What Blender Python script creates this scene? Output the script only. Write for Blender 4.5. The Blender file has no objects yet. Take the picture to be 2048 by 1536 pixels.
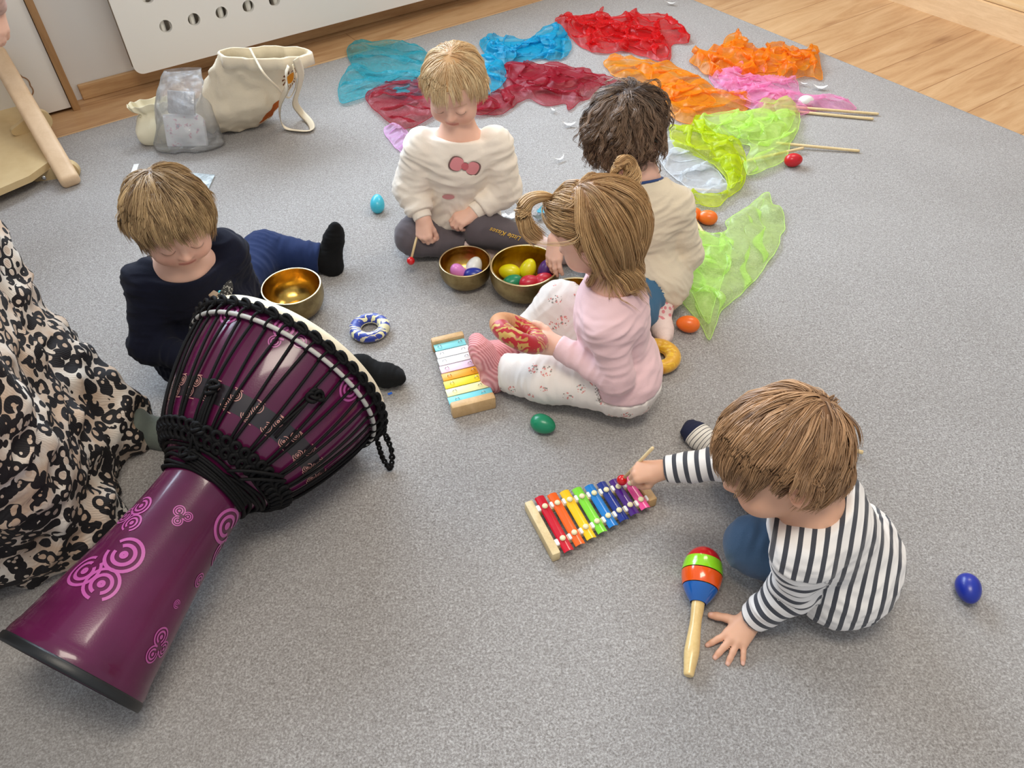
import bpy, bmesh, math, random
import numpy as np
from mathutils import Vector, Matrix
random.seed(7); RNG = np.random.default_rng(7)
SC = bpy.context.scene; COL = SC.collection
PI = math.pi
# ------------------------------------------------------------------ camera
CAMH = 1.25; FPX = 1540.0
def _setup(vp=(1062., 2266.)):
    n = np.array([vp[0]-1024, vp[1]-768, FPX]); n /= np.linalg.norm(n)
    up = -n; y = np.array([0, 0, 1.]) - up*up[2]; y /= np.linalg.norm(y)
    return np.array([np.cross(y, up), y, up])
RC = _setup()                                   # world = RC @ (x right, y down, z forward)
EYE = np.array([0, 0, CAMH])
def J(px, py, z=0.0):                            # the spot at height z that a picture position looks at
    d = RC @ np.array([px-1024., py-768., FPX]); return EYE + d*((z-CAMH)/d[2])
def Pj(p):
    d = RC.T @ (np.array(p, float)-EYE); return (FPX*d[0]/d[2]+1024, FPX*d[1]/d[2]+768)
cam = bpy.data.objects.new('camera', bpy.data.cameras.new('camera')); COL.objects.link(cam)
cam.data.sensor_fit = 'HORIZONTAL'; cam.data.sensor_width = 36; cam.data.lens = 36*FPX/2048; cam.data.clip_start = .02
M = Matrix(((RC[0][0], -RC[0][1], -RC[0][2]), (RC[1][0], -RC[1][1], -RC[1][2]), (RC[2][0], -RC[2][1], -RC[2][2]))).to_4x4()
M.translation = Vector(EYE); cam.matrix_world = M; SC.camera = cam
TH = math.radians(34); E1 = np.array([math.cos(TH), math.sin(TH), 0]); E2 = np.array([-math.sin(TH), math.cos(TH), 0]); UZ = np.array([0, 0, 1.])
def room(a, b, z=0.0): return E1*a+E2*b+UZ*z
# ------------------------------------------------------------------ vector helpers
def V(*a): return np.array(a if len(a) > 1 else a[0], float)
def nrm(v): v = np.array(v, float); return v/(np.linalg.norm(v)+1e-12)
def lerp(a, b, t): return np.array(a)*(1-t)+np.array(b)*t
def frame(y, z):                                 # columns x,y,z; y kept, z made square to it
    y = nrm(y); z = np.array(z, float); z = nrm(z-y*(z@y)); return np.array([np.cross(y, z), y, z]).T
# ------------------------------------------------------------------ numpy gradient noise
_perm = np.random.default_rng(3).permutation(256).astype(np.int64); _perm = np.concatenate([_perm, _perm, _perm])
_g = np.random.default_rng(5).normal(size=(256, 3)); _g /= np.linalg.norm(_g, axis=1)[:, None]
def noise(P, f=1.0, seed=0):
    P = np.asarray(P, float)*f+seed*17.31
    if P.shape[-1] == 2: P = np.concatenate([P, np.full(P.shape[:-1]+(1,), .37+seed)], -1)
    i = np.floor(P).astype(np.int64); u = P-i; s = u*u*u*(u*(u*6-15)+10); i &= 255
    def g(dx, dy, dz):
        h = _perm[_perm[_perm[i[..., 0]+dx]+i[..., 1]+dy]+i[..., 2]+dz] & 255
        return (_g[h]*(u-np.array([dx, dy, dz]))).sum(-1)
    x, y, z = s[..., 0], s[..., 1], s[..., 2]
    def lp(a, b, t): return a+(b-a)*t
    return 1.6*lp(lp(lp(g(0,0,0), g(1,0,0), x), lp(g(0,1,0), g(1,1,0), x), y), lp(lp(g(0,0,1), g(1,0,1), x), lp(g(0,1,1), g(1,1,1), x), y), z)
# ------------------------------------------------------------------ meshes
def np_mesh(name, verts, quads=None, tris=None, smooth=True):
    me = bpy.data.meshes.new(name); verts = np.asarray(verts, np.float32)
    qs = np.asarray(quads, np.int32).reshape(-1, 4) if quads is not None else np.zeros((0, 4), np.int32)
    ts = np.asarray(tris, np.int32).reshape(-1, 3) if tris is not None else np.zeros((0, 3), np.int32)
    me.vertices.add(len(verts)); me.vertices.foreach_set('co', verts.ravel())
    n = len(qs)*4+len(ts)*3; me.loops.add(n); me.loops.foreach_set('vertex_index', np.concatenate([qs.ravel(), ts.ravel()]))
    me.polygons.add(len(qs)+len(ts))
    st = np.concatenate([np.arange(len(qs))*4, len(qs)*4+np.arange(len(ts))*3]).astype(np.int32)
    me.polygons.foreach_set('loop_start', st)
    me.update(calc_edges=True); me.validate()
    me.polygons.foreach_set('use_smooth', np.full(len(me.polygons), smooth)); me.update()
    return me
def setattrf(me, name, arr):
    a = me.attributes.new(name, 'FLOAT', 'POINT'); a.data.foreach_set('value', np.asarray(arr, np.float32))
def setcol(me, name, arr):
    arr = np.asarray(arr, np.float32)
    if arr.shape[1] == 3: arr = np.concatenate([arr, np.ones((len(arr), 1), np.float32)], 1)
    a = me.attributes.new(name, 'FLOAT_COLOR', 'POINT'); a.data.foreach_set('color', arr.ravel())
def setuv(me, uv_per_vert):
    uv = me.uv_layers.new(name='UVMap'); vi = np.zeros(len(me.loops), np.int32); me.loops.foreach_get('vertex_index', vi)
    uv.data.foreach_set('uv', np.asarray(uv_per_vert, np.float32)[vi].ravel())
def put(name, me, mat, parent=None, loc=None):
    o = bpy.data.objects.new(name, me); COL.objects.link(o)
    if mat is not None: o.data.materials.append(mat)
    if parent is not None:
        o.parent = parent; r = parent; off = Vector((0, 0, 0))
        o.matrix_parent_inverse = WORLD[parent.name].inverted()
        WORLD[o.name] = Matrix.Identity(4)
    else:
        WORLD[o.name] = Matrix.Identity(4)
    return o
WORLD = {}
def thing(name, label, cat, loc=(0, 0, 0), group=None):
    o = bpy.data.objects.new(name, None); COL.objects.link(o); o.empty_display_size = .05
    o.location = Vector(loc); WORLD[o.name] = Matrix.Translation(Vector(loc))
    return tag(o, label, cat, group)
def tag(o, label, cat, group=None):
    o['label'] = label; o['category'] = cat
    if group: o['group'] = group
    return o
def origin_to(o, p):                              # move the origin of a parentless mesh without moving the mesh
    p = Vector(p); o.data.transform(Matrix.Translation(-p)); o.location = p; WORLD[o.name] = Matrix.Translation(p); return o
def struct(name, me, mat):
    o = put(name, me, mat); o['kind'] = 'structure'; return o
def bm_mesh(bm, name='m', smooth=False, angle=None):
    me = bpy.data.meshes.new(name); bmesh.ops.recalc_face_normals(bm, faces=bm.faces); bm.to_mesh(me); bm.free()
    if smooth:
        me.polygons.foreach_set('use_smooth', [True]*len(me.polygons))
        if angle: me.set_sharp_from_angle(angle=angle)
    return me
def box_bm(bm, F, c, size, bev=0.0, seg=2):       # F columns = axes
    r = bmesh.ops.create_cube(bm, size=1.0); vs = r['verts']; es = list({e for v in vs for e in v.link_edges})
    for v in vs: v.co = Vector((v.co.x*size[0], v.co.y*size[1], v.co.z*size[2]))
    if bev > 0:
        rr = bmesh.ops.bevel(bm, geom=es, offset=bev, segments=seg, affect='EDGES', profile=.5)
        vs = list({v for f in rr['faces'] for v in f.verts} | {v for v in vs if v.is_valid})
    Mx = Matrix(np.array(F).tolist()); c = Vector(c)
    for v in vs: v.co = Mx @ v.co + c
    return vs
def box(F, c, size, bev=0.0, seg=2, name='box'):
    bm = bmesh.new(); box_bm(bm, F, c, size, bev, seg); return bm_mesh(bm, name, bev > 0, .6)
I3 = np.eye(3); FR = np.array([E1, E2, UZ]).T
def lathe(prof, F=I3, c=(0, 0, 0), n=64, close=False):     # prof (r, h) along F's z
    prof = np.asarray(prof, float); m = len(prof); a = np.arange(n)*2*PI/n
    x = prof[:, 0][:, None]*np.cos(a); y = prof[:, 0][:, None]*np.sin(a); z = np.repeat(prof[:, 1][:, None], n, 1)
    P = np.stack([x, y, z], -1).reshape(-1, 3) @ np.array(F).T + np.array(c)
    i = np.arange(m if close else m-1)[:, None]; j = np.arange(n)[None]; i2 = (i+1) % m; j2 = (j+1) % n
    q = np.stack([i*n+j, i*n+j2, i2*n+j2, i2*n+j], -1).reshape(-1, 4)
    return P, q
def lathe_mesh(prof, F=I3, c=(0, 0, 0), n=64, close=False):
    P, q = lathe(prof, F, c, n, close); return np_mesh('lathe', P, q)
def tubes(paths, r, sides=6, r2=None, closed=False):       # paths (N,S,3), r scalar or (N,S)
    paths = np.asarray(paths, float)
    if paths.ndim == 2: paths = paths[None]
    N, S, _ = paths.shape
    if closed: T = np.roll(paths, -1, 1)-np.roll(paths, 1, 1)
    else: T = np.gradient(paths, axis=1)
    T /= np.linalg.norm(T, axis=-1, keepdims=True)+1e-12
    ref = np.zeros_like(T); m = np.abs(T[..., 2]) > .9; ref[..., 2] = ~m; ref[..., 0] = m
    if N < 40:                                              # carry the frame along so tubes do not twist
        X = np.zeros_like(T); x = np.cross(ref[:, 0], T[:, 0]); 
        for s in range(S):
            x = x-T[:, s]*(x*T[:, s]).sum(-1, keepdims=True); x /= np.linalg.norm(x, axis=-1, keepdims=True)+1e-12; X[:, s] = x
    else:
        X = np.cross(ref, T); X /= np.linalg.norm(X, axis=-1, keepdims=True)+1e-12
    Y = np.cross(T, X)
    r = np.broadcast_to(np.asarray(r, float), (N, S)) if np.ndim(r) != 1 else np.broadcast_to(np.asarray(r), (N, S))
    rb = r if r2 is None else np.broadcast_to(np.asarray(r2, float), (N, S))
    a = np.arange(sides)*2*PI/sides
    P = paths[:, :, None] + X[:, :, None]*(np.cos(a)[None, None, :, None]*r[..., None, None]) + Y[:, :, None]*(np.sin(a)[None, None, :, None]*rb[..., None, None])
    n = np.arange(N)[:, None, None]*S*sides; s = np.arange(S if closed else S-1)[None, :, None]; k = np.arange(sides)[None, None]
    s2 = (s+1) % S; k2 = (k+1) % sides
    q = np.stack(np.broadcast_arrays(n+s*sides+k, n+s*sides+k2, n+s2*sides+k2, n+s2*sides+k), -1).reshape(-1, 4)
    P = P.reshape(-1, 3)
    if not closed and sides > 3:                            # close the ends with a centre vertex
        base = len(P); ce = np.concatenate([paths[:, 0], paths[:, -1]]); P = np.concatenate([P, ce])
        nn = np.arange(N)[:, None]; kk = np.arange(sides)[None]
        t1 = np.stack(np.broadcast_arrays(base+nn, nn*S*sides+(kk+1) % sides, nn*S*sides+kk), -1).reshape(-1, 3)
        t2 = np.stack(np.broadcast_arrays(base+N+nn, nn*S*sides+(S-1)*sides+kk, nn*S*sides+(S-1)*sides+(kk+1) % sides), -1).reshape(-1, 3)
        return P, q, np.concatenate([t1, t2])
    return P, q, None
class MB:                                                   # collects numpy pieces into one mesh
    def __init__(s): s.v = []; s.q = []; s.t = []; s.n = 0
    def add(s, P, q=None, t=None):
        s.v.append(np.asarray(P, float)); 
        if q is not None and len(q): s.q.append(np.asarray(q)+s.n)
        if t is not None and len(t): s.t.append(np.asarray(t)+s.n)
        s.n += len(P); return s
    def mesh(s, name='m', smooth=True):
        return np_mesh(name, np.concatenate(s.v), np.concatenate(s.q) if s.q else None, np.concatenate(s.t) if s.t else None, smooth)
def spline(pts, n=40):                                      # Catmull-Rom through points
    p = np.array([np.asarray(q, float) for q in pts]); p = np.concatenate([[2*p[0]-p[1]], p, [2*p[-1]-p[-2]]]); m = len(p)-3
    u = np.linspace(0, m-1e-9, n); i = u.astype(int); t = (u-i)[:, None]
    a, b, c, d = p[i], p[i+1], p[i+2], p[i+3]
    return .5*((2*b)+(-a+c)*t+(2*a-5*b+4*c-d)*t*t+(-a+3*b-3*c+d)*t**3)
# ------------------------------------------------------------------ signed distance modelling
def cap(a, b, ra, rb=None):
    a = V(a).astype(np.float32); b = V(b).astype(np.float32); rb = ra if rb is None else rb; ab = b-a; L = float(ab@ab)+1e-12
    def f(P):
        t = np.clip(((P-a)@ab)/L, 0, 1); return np.linalg.norm(P-a-t[:, None]*ab, axis=1)-(ra+(rb-ra)*t)
    return f
def ell(c, r, F=I3):
    c = V(c).astype(np.float32); r = V(r).astype(np.float32); F = np.array(F, np.float32)
    def f(P):
        q = (P-c)@F; k0 = np.linalg.norm(q/r, axis=1); k1 = np.linalg.norm(q/(r*r), axis=1); return k0*(k0-1)/(k1+1e-9)
    return f
def smin(a, b, k):
    if k <= 0: return np.minimum(a, b)
    h = np.maximum(k-np.abs(a-b), 0)/k; return np.minimum(a, b)-h*h*k*.25
def U(k, *fs):
    def f(P):
        d = fs[0](P)
        for g in fs[1:]: d = smin(d, g(P), k)
        return d
    return f
def Sub(k, a, *bs):
    def f(P):
        d = a(P)
        for b in bs: d = -smin(-d, b(P), k)
        return d
    return f
def plane(p, n):                                            # keeps the side n points away from
    p = V(p).astype(np.float32); n = nrm(n).astype(np.float32); return lambda P: (P-p)@n
def Cut(a, *pl):
    def f(P):
        d = a(P)
        for b in pl: d = np.maximum(d, b(P))
        return d
    return f
def Inf(a, t): return lambda P: a(P)-t
def sdf_arrays(fn, lo, hi, h, slack=1.25):
    lo = np.asarray(lo, float); hi = np.asarray(hi, float); B = 16
    nb = np.ceil((hi-lo)/(h*B)).astype(int)+1; N = nb*B
    F = np.full(N, 1.0, np.float32)
    bi = np.stack(np.meshgrid(*[np.arange(k) for k in nb], indexing='ij'), -1).reshape(-1, 3)
    d = fn((lo+(bi*B+(B-1)/2)*h).astype(np.float32)); act = np.abs(d) < h*B*.87*slack
    for b in bi[(~act) & (d < 0)]: F[b[0]*B:(b[0]+1)*B, b[1]*B:(b[1]+1)*B, b[2]*B:(b[2]+1)*B] = -1
    s4 = np.stack(np.meshgrid(*[np.arange(4)]*3, indexing='ij'), -1).reshape(-1, 3)
    sb = (bi[act][:, None]*4+s4[None]).reshape(-1, 3)        # sub-blocks of 4
    d = fn((lo+(sb*4+1.5)*h).astype(np.float32)); a2 = np.abs(d) < h*4*.87*slack+h
    o = (sb[:, None]*4+s4[None])
    F[o[..., 0], o[..., 1], o[..., 2]] = np.where(d < 0, -1, 1).astype(np.float32)[:, None]
    o = o[a2].reshape(-1, 3); vals = np.empty(len(o), np.float32)
    for s in range(0, len(o), 400000): vals[s:s+400000] = fn((lo+o[s:s+400000]*h).astype(np.float32))
    F[o[:, 0], o[:, 1], o[:, 2]] = vals
    ins = F < 0; c = [(x, y, z) for x in (0, 1) for y in (0, 1) for z in (0, 1)]
    n0 = N-1; cnt = np.zeros(n0, np.int8)
    for x, y, z in c: cnt += ins[x:n0[0]+x, y:n0[1]+y, z:n0[2]+z]
    mix = (cnt > 0) & (cnt < 8); idx = np.full(n0, -1, np.int32); cells = np.argwhere(mix); idx[mix] = np.arange(len(cells))
    g = np.stack([F[cells[:, 0]+x, cells[:, 1]+y, cells[:, 2]+z] for x, y, z in c], 1)
    pos = np.zeros((len(cells), 3)); w = np.zeros(len(cells)); ca = np.array(c, float)
    for i in range(8):
        for j in range(i+1, 8):
            if abs(ca[i]-ca[j]).sum() != 1: continue
            gi, gj = g[:, i], g[:, j]; m = (gi < 0) != (gj < 0); t = np.where(m, gi/(gi-gj+1e-20), 0)
            pos += m[:, None]*(ca[i]+(ca[j]-ca[i])*t[:, None]); w += m
    pos = lo+(cells+pos/w[:, None])*h
    quads = []
    for ax in range(3):
        u, v = (ax+1) % 3, (ax+2) % 3
        sl = [slice(1, N[k]-1) for k in range(3)]; sa = list(sl); sa[ax] = slice(0, N[ax]-1); sb2 = list(sl); sb2[ax] = slice(1, N[ax])
        A = ins[tuple(sa)]; Bq = ins[tuple(sb2)]; e = np.argwhere(A != Bq); flip = A[A != Bq]
        e[:, u] += 1; e[:, v] += 1
        def cell(du, dv):
            q = e.copy(); q[:, u] -= du; q[:, v] -= dv; return idx[q[:, 0], q[:, 1], q[:, 2]]
        q = np.stack([cell(1, 1), cell(0, 1), cell(0, 0), cell(1, 0)], 1); q[~flip] = q[~flip][:, ::-1]; quads.append(q)
    quads = np.concatenate(quads); quads = quads[(quads >= 0).all(1)]
    return pos, quads
def vnormals(P, q):
    n = np.cross(P[q[:, 2]]-P[q[:, 0]], P[q[:, 3]]-P[q[:, 1]]); N = np.zeros_like(P)
    for k in range(4): np.add.at(N, q[:, k], n)
    return N/(np.linalg.norm(N, axis=1, keepdims=True)+1e-12)
def relax(P, q, it=2, lam=.5):
    for _ in range(it):
        S = np.zeros_like(P); C = np.zeros(len(P))
        for k in range(4):
            a, b = q[:, k], q[:, (k+1) % 4]; np.add.at(S, a, P[b]); np.add.at(S, b, P[a]); np.add.at(C, a, 1); np.add.at(C, b, 1)
        P = P+(S/np.maximum(C, 1)[:, None]-P)*lam
    return P
def bounds(pts, pad):
    p = np.array(pts); return p.min(0)-pad, p.max(0)+pad
def project(P, fn, off=.0008, it=6):                        # put points onto a distance field's surface
    P = np.array(P, float); e = 1e-3
    for _ in range(it):
        d = fn(P.astype(np.float32))
        G = np.stack([fn((P+np.eye(3)[k]*e).astype(np.float32))-fn((P-np.eye(3)[k]*e).astype(np.float32)) for k in range(3)], 1)
        G /= np.linalg.norm(G, axis=1, keepdims=True)+1e-9
        P = P-G*(d-off)[:, None]
    return P
# ------------------------------------------------------------------ materials
MATS = {}
def nt(name):
    m = bpy.data.materials.new(name); m.use_nodes = True; t = m.node_tree; b = t.nodes['Principled BSDF']; return m, t, b
def lnk(t, a, b): t.links.new(a, b)
def srgb(r, g, b): 
    f = lambda c: (c/255)/12.92 if c/255 <= .04045 else ((c/255+.055)/1.055)**2.4
    return (f(r), f(g), f(b), 1)
def mat(name, col, rough=.5, metal=0, bump=0, bscale=200, vary=0, vscale=8, coat=0, sheen=0, sss=0, trans=0, alpha=1, spec=None, bdist=.001, tint=None):
    m, t, b = nt(name)
    b.inputs['Base Color'].default_value = col; b.inputs['Roughness'].default_value = rough; b.inputs['Metallic'].default_value = metal
    if spec is not None: b.inputs['Specular IOR Level'].default_value = spec
    b.inputs['Coat Weight'].default_value = coat; b.inputs['Coat Roughness'].default_value = .08
    b.inputs['Sheen Weight'].default_value = sheen; b.inputs['Sheen Roughness'].default_value = .5
    b.inputs['Transmission Weight'].default_value = trans; b.inputs['Alpha'].default_value = alpha
    if sss: b.inputs['Subsurface Weight'].default_value = sss; b.inputs['Subsurface Radius'].default_value = (.012, .005, .003); b.inputs['Subsurface Scale'].default_value = 1
    tc = t.nodes.new('ShaderNodeTexCoord')
    if vary:
        n = t.nodes.new('ShaderNodeTexNoise'); n.inputs['Scale'].default_value = vscale; n.inputs['Detail'].default_value = 4
        lnk(t, tc.outputs['Object'], n.inputs['Vector'])
        mx = t.nodes.new('ShaderNodeMix'); mx.data_type = 'RGBA'; mx.inputs[6].default_value = tuple(c*(1-vary) for c in col[:3])+(1,); mx.inputs[7].default_value = tuple(min(1, c*(1+vary)) for c in col[:3])+(1,)
        lnk(t, n.outputs['Fac'], mx.inputs[0]); lnk(t, mx.outputs[2], b.inputs['Base Color'])
    if bump:
        n = t.nodes.new('ShaderNodeTexNoise'); n.inputs['Scale'].default_value = bscale; n.inputs['Detail'].default_value = 3
        lnk(t, tc.outputs['Object'], n.inputs['Vector']); bp = t.nodes.new('ShaderNodeBump'); bp.inputs['Strength'].default_value = bump; bp.inputs['Distance'].default_value = bdist
        lnk(t, n.outputs['Fac'], bp.inputs['Height']); lnk(t, bp.outputs['Normal'], b.inputs['Normal'])
    return m
def ramp(t, stops, interp='LINEAR'):
    r = t.nodes.new('ShaderNodeValToRGB'); r.color_ramp.interpolation = interp; e = r.color_ramp.elements
    while len(e) > 1: e.remove(e[-1])
    e[0].position, e[0].color = stops[0]
    for p, c in stops[1:]: x = e.new(p); x.color = c
    return r
def math_n(t, op, a, b=None, clamp=False):
    n = t.nodes.new('ShaderNodeMath'); n.operation = op; n.use_clamp = clamp
    for i, x in enumerate((a, b)):
        if x is None: continue
        if isinstance(x, (int, float)): n.inputs[i].default_value = x
        else: lnk(t, x, n.inputs[i])
    return n.outputs[0]
def tex(t, kind, scale, vec, **kw):
    n = t.nodes.new('ShaderNodeTex'+kind); n.inputs['Scale'].default_value = scale
    if vec is not None: lnk(t, vec, n.inputs['Vector'])
    for k, v in kw.items():
        if k in n.inputs: n.inputs[k].default_value = v
        else: setattr(n, k, v)
    return n
def mapping(t, vec, scale=(1, 1, 1), rot=(0, 0, 0), loc=(0, 0, 0)):
    n = t.nodes.new('ShaderNodeMapping'); n.inputs['Scale'].default_value = scale; n.inputs['Rotation'].default_value = rot; n.inputs['Location'].default_value = loc
    lnk(t, vec, n.inputs['Vector']); return n.outputs[0]
def mixc(t, fac, a, b, mode='MIX'):
    n = t.nodes.new('ShaderNodeMix'); n.data_type = 'RGBA'; n.blend_type = mode
    for i, x in ((0, fac), (6, a), (7, b)):
        if isinstance(x, (int, float)): n.inputs[i].default_value = x
        elif isinstance(x, tuple): n.inputs[i].default_value = x
        else: lnk(t, x, n.inputs[i])
    return n.outputs[2]
def bumpn(t, b, h, strength, dist):
    bp = t.nodes.new('ShaderNodeBump'); bp.inputs['Strength'].default_value = strength; bp.inputs['Distance'].default_value = dist
    lnk(t, h, bp.inputs['Height']); lnk(t, bp.outputs['Normal'], b.inputs['Normal'])
def objco(t): return t.nodes.new('ShaderNodeTexCoord').outputs['Object']
def wood(name, c1, c2, scale=1.0, rot=0.0, rough=.45, axis=(1, 12, 12), coat=0):
    m, t, b = nt(name); v = mapping(t, objco(t), rot=(0, 0, rot)); v = mapping(t, v, scale=axis)
    n1 = tex(t, 'Noise', 3*scale, v, Detail=6, Roughness=.6, Distortion=.6); n2 = tex(t, 'Noise', 30*scale, v, Detail=2)
    f = math_n(t, 'ADD', math_n(t, 'MULTIPLY', n1.outputs['Fac'], .8), math_n(t, 'MULTIPLY', n2.outputs['Fac'], .2))
    r = ramp(t, [(.32, c2), (.62, c1)]); lnk(t, f, r.inputs[0]); lnk(t, r.outputs[0], b.inputs['Base Color']); b.inputs['Roughness'].default_value = rough; b.inputs['Coat Weight'].default_value = coat
    bumpn(t, b, f, .15, .0006); return m
# ================================================================== the setting
def floor_mat():
    m, t, b = nt('oak_laminate'); tc = objco(t)
    v = mapping(t, tc, rot=(0, 0, -TH))
    vb = mapping(t, v, loc=(0, -.012, 0))
    br = tex(t, 'Brick', 1.0, vb, offset=.37, offset_frequency=2, squash=1.0)
    for k, x in (('Mortar Size', .0016), ('Mortar Smooth', .3), ('Brick Width', 1.28), ('Row Height', .19), ('Bias', 0)): br.inputs[k].default_value = x
    br.inputs['Color1'].default_value = (0, 0, 0, 1); br.inputs['Color2'].default_value = (1, 1, 1, 1); br.inputs['Mortar'].default_value = (.5, .5, .5, 1)
    shift = t.nodes.new('ShaderNodeVectorMath'); shift.operation = 'MULTIPLY_ADD'; lnk(t, br.outputs['Color'], shift.inputs[0]); shift.inputs[1].default_value = (7, 3, 0); lnk(t, v, shift.inputs[2])
    g = mapping(t, shift.outputs[0], scale=(1.2, 9, 1))
    n1 = tex(t, 'Noise', 1.6, g, Detail=7, Roughness=.62, Distortion=1.6); n2 = tex(t, 'Noise', 22, g, Detail=3, Roughness=.6)
    g2 = mapping(t, shift.outputs[0], scale=(2.6, 7.5, 1)); kn = tex(t, 'Voronoi', 1.0, g2, Randomness=1.0)
    knot = ramp(t, [(0, (0, 0, 0, 1)), (.05, (.25, .25, .25, 1)), (.2, (1, 1, 1, 1))]); lnk(t, kn.outputs['Distance'], knot.inputs[0])
    r = ramp(t, [(.25, srgb(164, 122, 82)), (.42, srgb(188, 148, 106)), (.62, srgb(204, 168, 126)), (.8, srgb(216, 184, 146))]); lnk(t, math_n(t, 'ADD', math_n(t, 'MULTIPLY', n1.outputs['Fac'], .85), math_n(t, 'MULTIPLY', n2.outputs['Fac'], .15)), r.inputs[0])
    c = mixc(t, math_n(t, 'MULTIPLY', math_n(t, 'SUBTRACT', 1, knot.outputs[0]), .5), r.outputs[0], srgb(120, 72, 40))
    tone = mixc(t, .22, c, br.outputs['Color'], 'SOFT_LIGHT')
    c2 = mixc(t, br.outputs['Fac'], tone, srgb(140, 98, 62)); lnk(t, c2, b.inputs['Base Color'])
    b.inputs['Roughness'].default_value = .42; b.inputs['Specular IOR Level'].default_value = .35
    bumpn(t, b, math_n(t, 'SUBTRACT', n2.outputs['Fac'], math_n(t, 'MULTIPLY', br.outputs['Fac'], 2)), .12, .001); return m
def carpet_mat():
    m, t, b = nt('carpet_pile'); v = objco(t)
    fine = tex(t, 'Noise', 260, v, Detail=3, Roughness=.7); mid = tex(t, 'Noise', 120, v, Detail=4, Roughness=.75, Distortion=.8); big = tex(t, 'Noise', 5, v, Detail=3); blot = tex(t, 'Noise', 1.3, v, Detail=2)
    f = math_n(t, 'ADD', math_n(t, 'MULTIPLY', fine.outputs['Fac'], .65), math_n(t, 'MULTIPLY', mid.outputs['Fac'], .35))
    r = ramp(t, [(.33, srgb(114, 109, 105)), (.5, srgb(158, 154, 151)), (.67, srgb(203, 201, 199))]); lnk(t, f, r.inputs[0])
    c = mixc(t, math_n(t, 'MULTIPLY', math_n(t, 'SUBTRACT', big.outputs['Fac'], .35, True), .5), r.outputs[0], srgb(128, 122, 116))
    c = mixc(t, math_n(t, 'MULTIPLY', math_n(t, 'SUBTRACT', blot.outputs['Fac'], .45, True), .6), c, srgb(190, 188, 186))
    lnk(t, c, b.inputs['Base Color']); b.inputs['Roughness'].default_value = 1; b.inputs['Specular IOR Level'].default_value = .1; b.inputs['Sheen Weight'].default_value = .25
    h = math_n(t, 'ADD', f, math_n(t, 'MULTIPLY', big.outputs['Fac'], .5)); bumpn(t, b, h, .8, .005); return m
WB = 3.10; CE = 2.85; CA = 2.655; CB = 3.31        # wall, carpet edges and cabinet in room coordinates
fl = struct('floor', box(FR, room(0, .8, -.02), (9, 8.2, .04)), floor_mat())
# carpet: subdivided slab with a soft edge
def carpet():
    nx, ny = 160, 160; a0, a1, b0, b1 = -3.6, CA, -3.0, CE
    A, Bq = np.meshgrid(np.linspace(a0, a1, nx), np.linspace(b0, b1, ny), indexing='ij')
    ed = np.minimum(a1-A, b1-Bq); ed = np.minimum(ed, np.minimum(A-a0, Bq-b0)); P = A[..., None]*E1+Bq[..., None]*E2
    w = noise(P.reshape(-1, 3), 1.5, 4).reshape(nx, ny)*.012*np.exp(-((b1-Bq)/.3)**2)
    P = P+w[..., None]*E2; P[..., 2] = .008*np.clip(ed/.012, 0, 1)**.5
    i = np.arange(nx-1)[:, None]; j = np.arange(ny-1)[None]; q = np.stack([i*ny+j, (i+1)*ny+j, (i+1)*ny+j+1, i*ny+j+1], -1).reshape(-1, 4)
    top = P.reshape(-1, 3); bot = top.copy(); bot[:, 2] = 0.0005; n = len(top); ring = []
    ring = [(k, 0) for k in range(nx)]+[(nx-1, k) for k in range(1, ny)]+[(k, ny-1) for k in range(nx-2, -1, -1)]+[(0, k) for k in range(ny-2, 0, -1)]
    ids = np.array([a*ny+b for a, b in ring]); i2 = np.roll(ids, -1)
    side = np.stack([ids+n, i2+n, i2, ids], 1)
    return np_mesh('carpet', np.concatenate([top, bot]), np.concatenate([q, side]))
CZ = .008
o = put('carpet', carpet(), carpet_mat()); tag(o, 'large grey low-pile carpet covering most of the wooden floor', 'carpet')
wallm = mat('wall_paint', srgb(226, 224, 220), .85, bump=.08, bscale=90)
def wall(name, a, b, size, z0=0, z1=2.7):
    return struct(name, box(FR, room(a, b, (z0+z1)/2), (size[0], size[1], z1-z0)), wallm)
# back wall with a window opening above the radiator
bm = bmesh.new()
for a0, a1, z0, z1 in ((-4.4, -.9, 0, 2.7), (2.3, 4.5, 0, 2.7), (-.9, 2.3, 0, .95), (-.9, 2.3, 2.35, 2.7)):
    box_bm(bm, FR, room((a0+a1)/2, WB+.1, (z0+z1)/2), (a1-a0, .2, z1-z0))
struct('wall_back', bm_mesh(bm), wallm)
wall('wall_right', CB+1.05, .8, (.2, 8.2))
whiteplastic = mat('white_plastic', srgb(235, 235, 233), .35)
bm = bmesh.new()
for a in (-.87, .7, 2.27): box_bm(bm, FR, room(a, WB+.1, 1.65), (.06, .07, 1.4), .006)
for z in (.98, 2.32): box_bm(bm, FR, room(.7, WB+.1, z), (3.14, .07, .06), .006)
wf = struct('window_1', bm_mesh(bm), whiteplastic)
m = bpy.data.materials.new('window_glass'); m.use_nodes = True; t = m.node_tree; t.nodes.remove(t.nodes['Principled BSDF']); g1 = t.nodes.new('ShaderNodeBsdfTransparent'); g2 = t.nodes.new('ShaderNodeBsdfGlossy'); g2.inputs['Roughness'].default_value = .02; mx = t.nodes.new('ShaderNodeMixShader'); mx.inputs[0].default_value = .06; lnk(t, g1.outputs[0], mx.inputs[1]); lnk(t, g2.outputs[0], mx.inputs[2]); lnk(t, mx.outputs[0], t.nodes['Material Output'].inputs[0])
for k, a in enumerate((-.085, 1.485)): struct('window_%d' % (k+2), box(FR, room(a, WB+.1, 1.65), (1.5, .006, 1.3)), m)
oak = wood('oak_trim', srgb(206, 168, 122), srgb(176, 134, 90), 1.2, -TH, .5)
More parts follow.
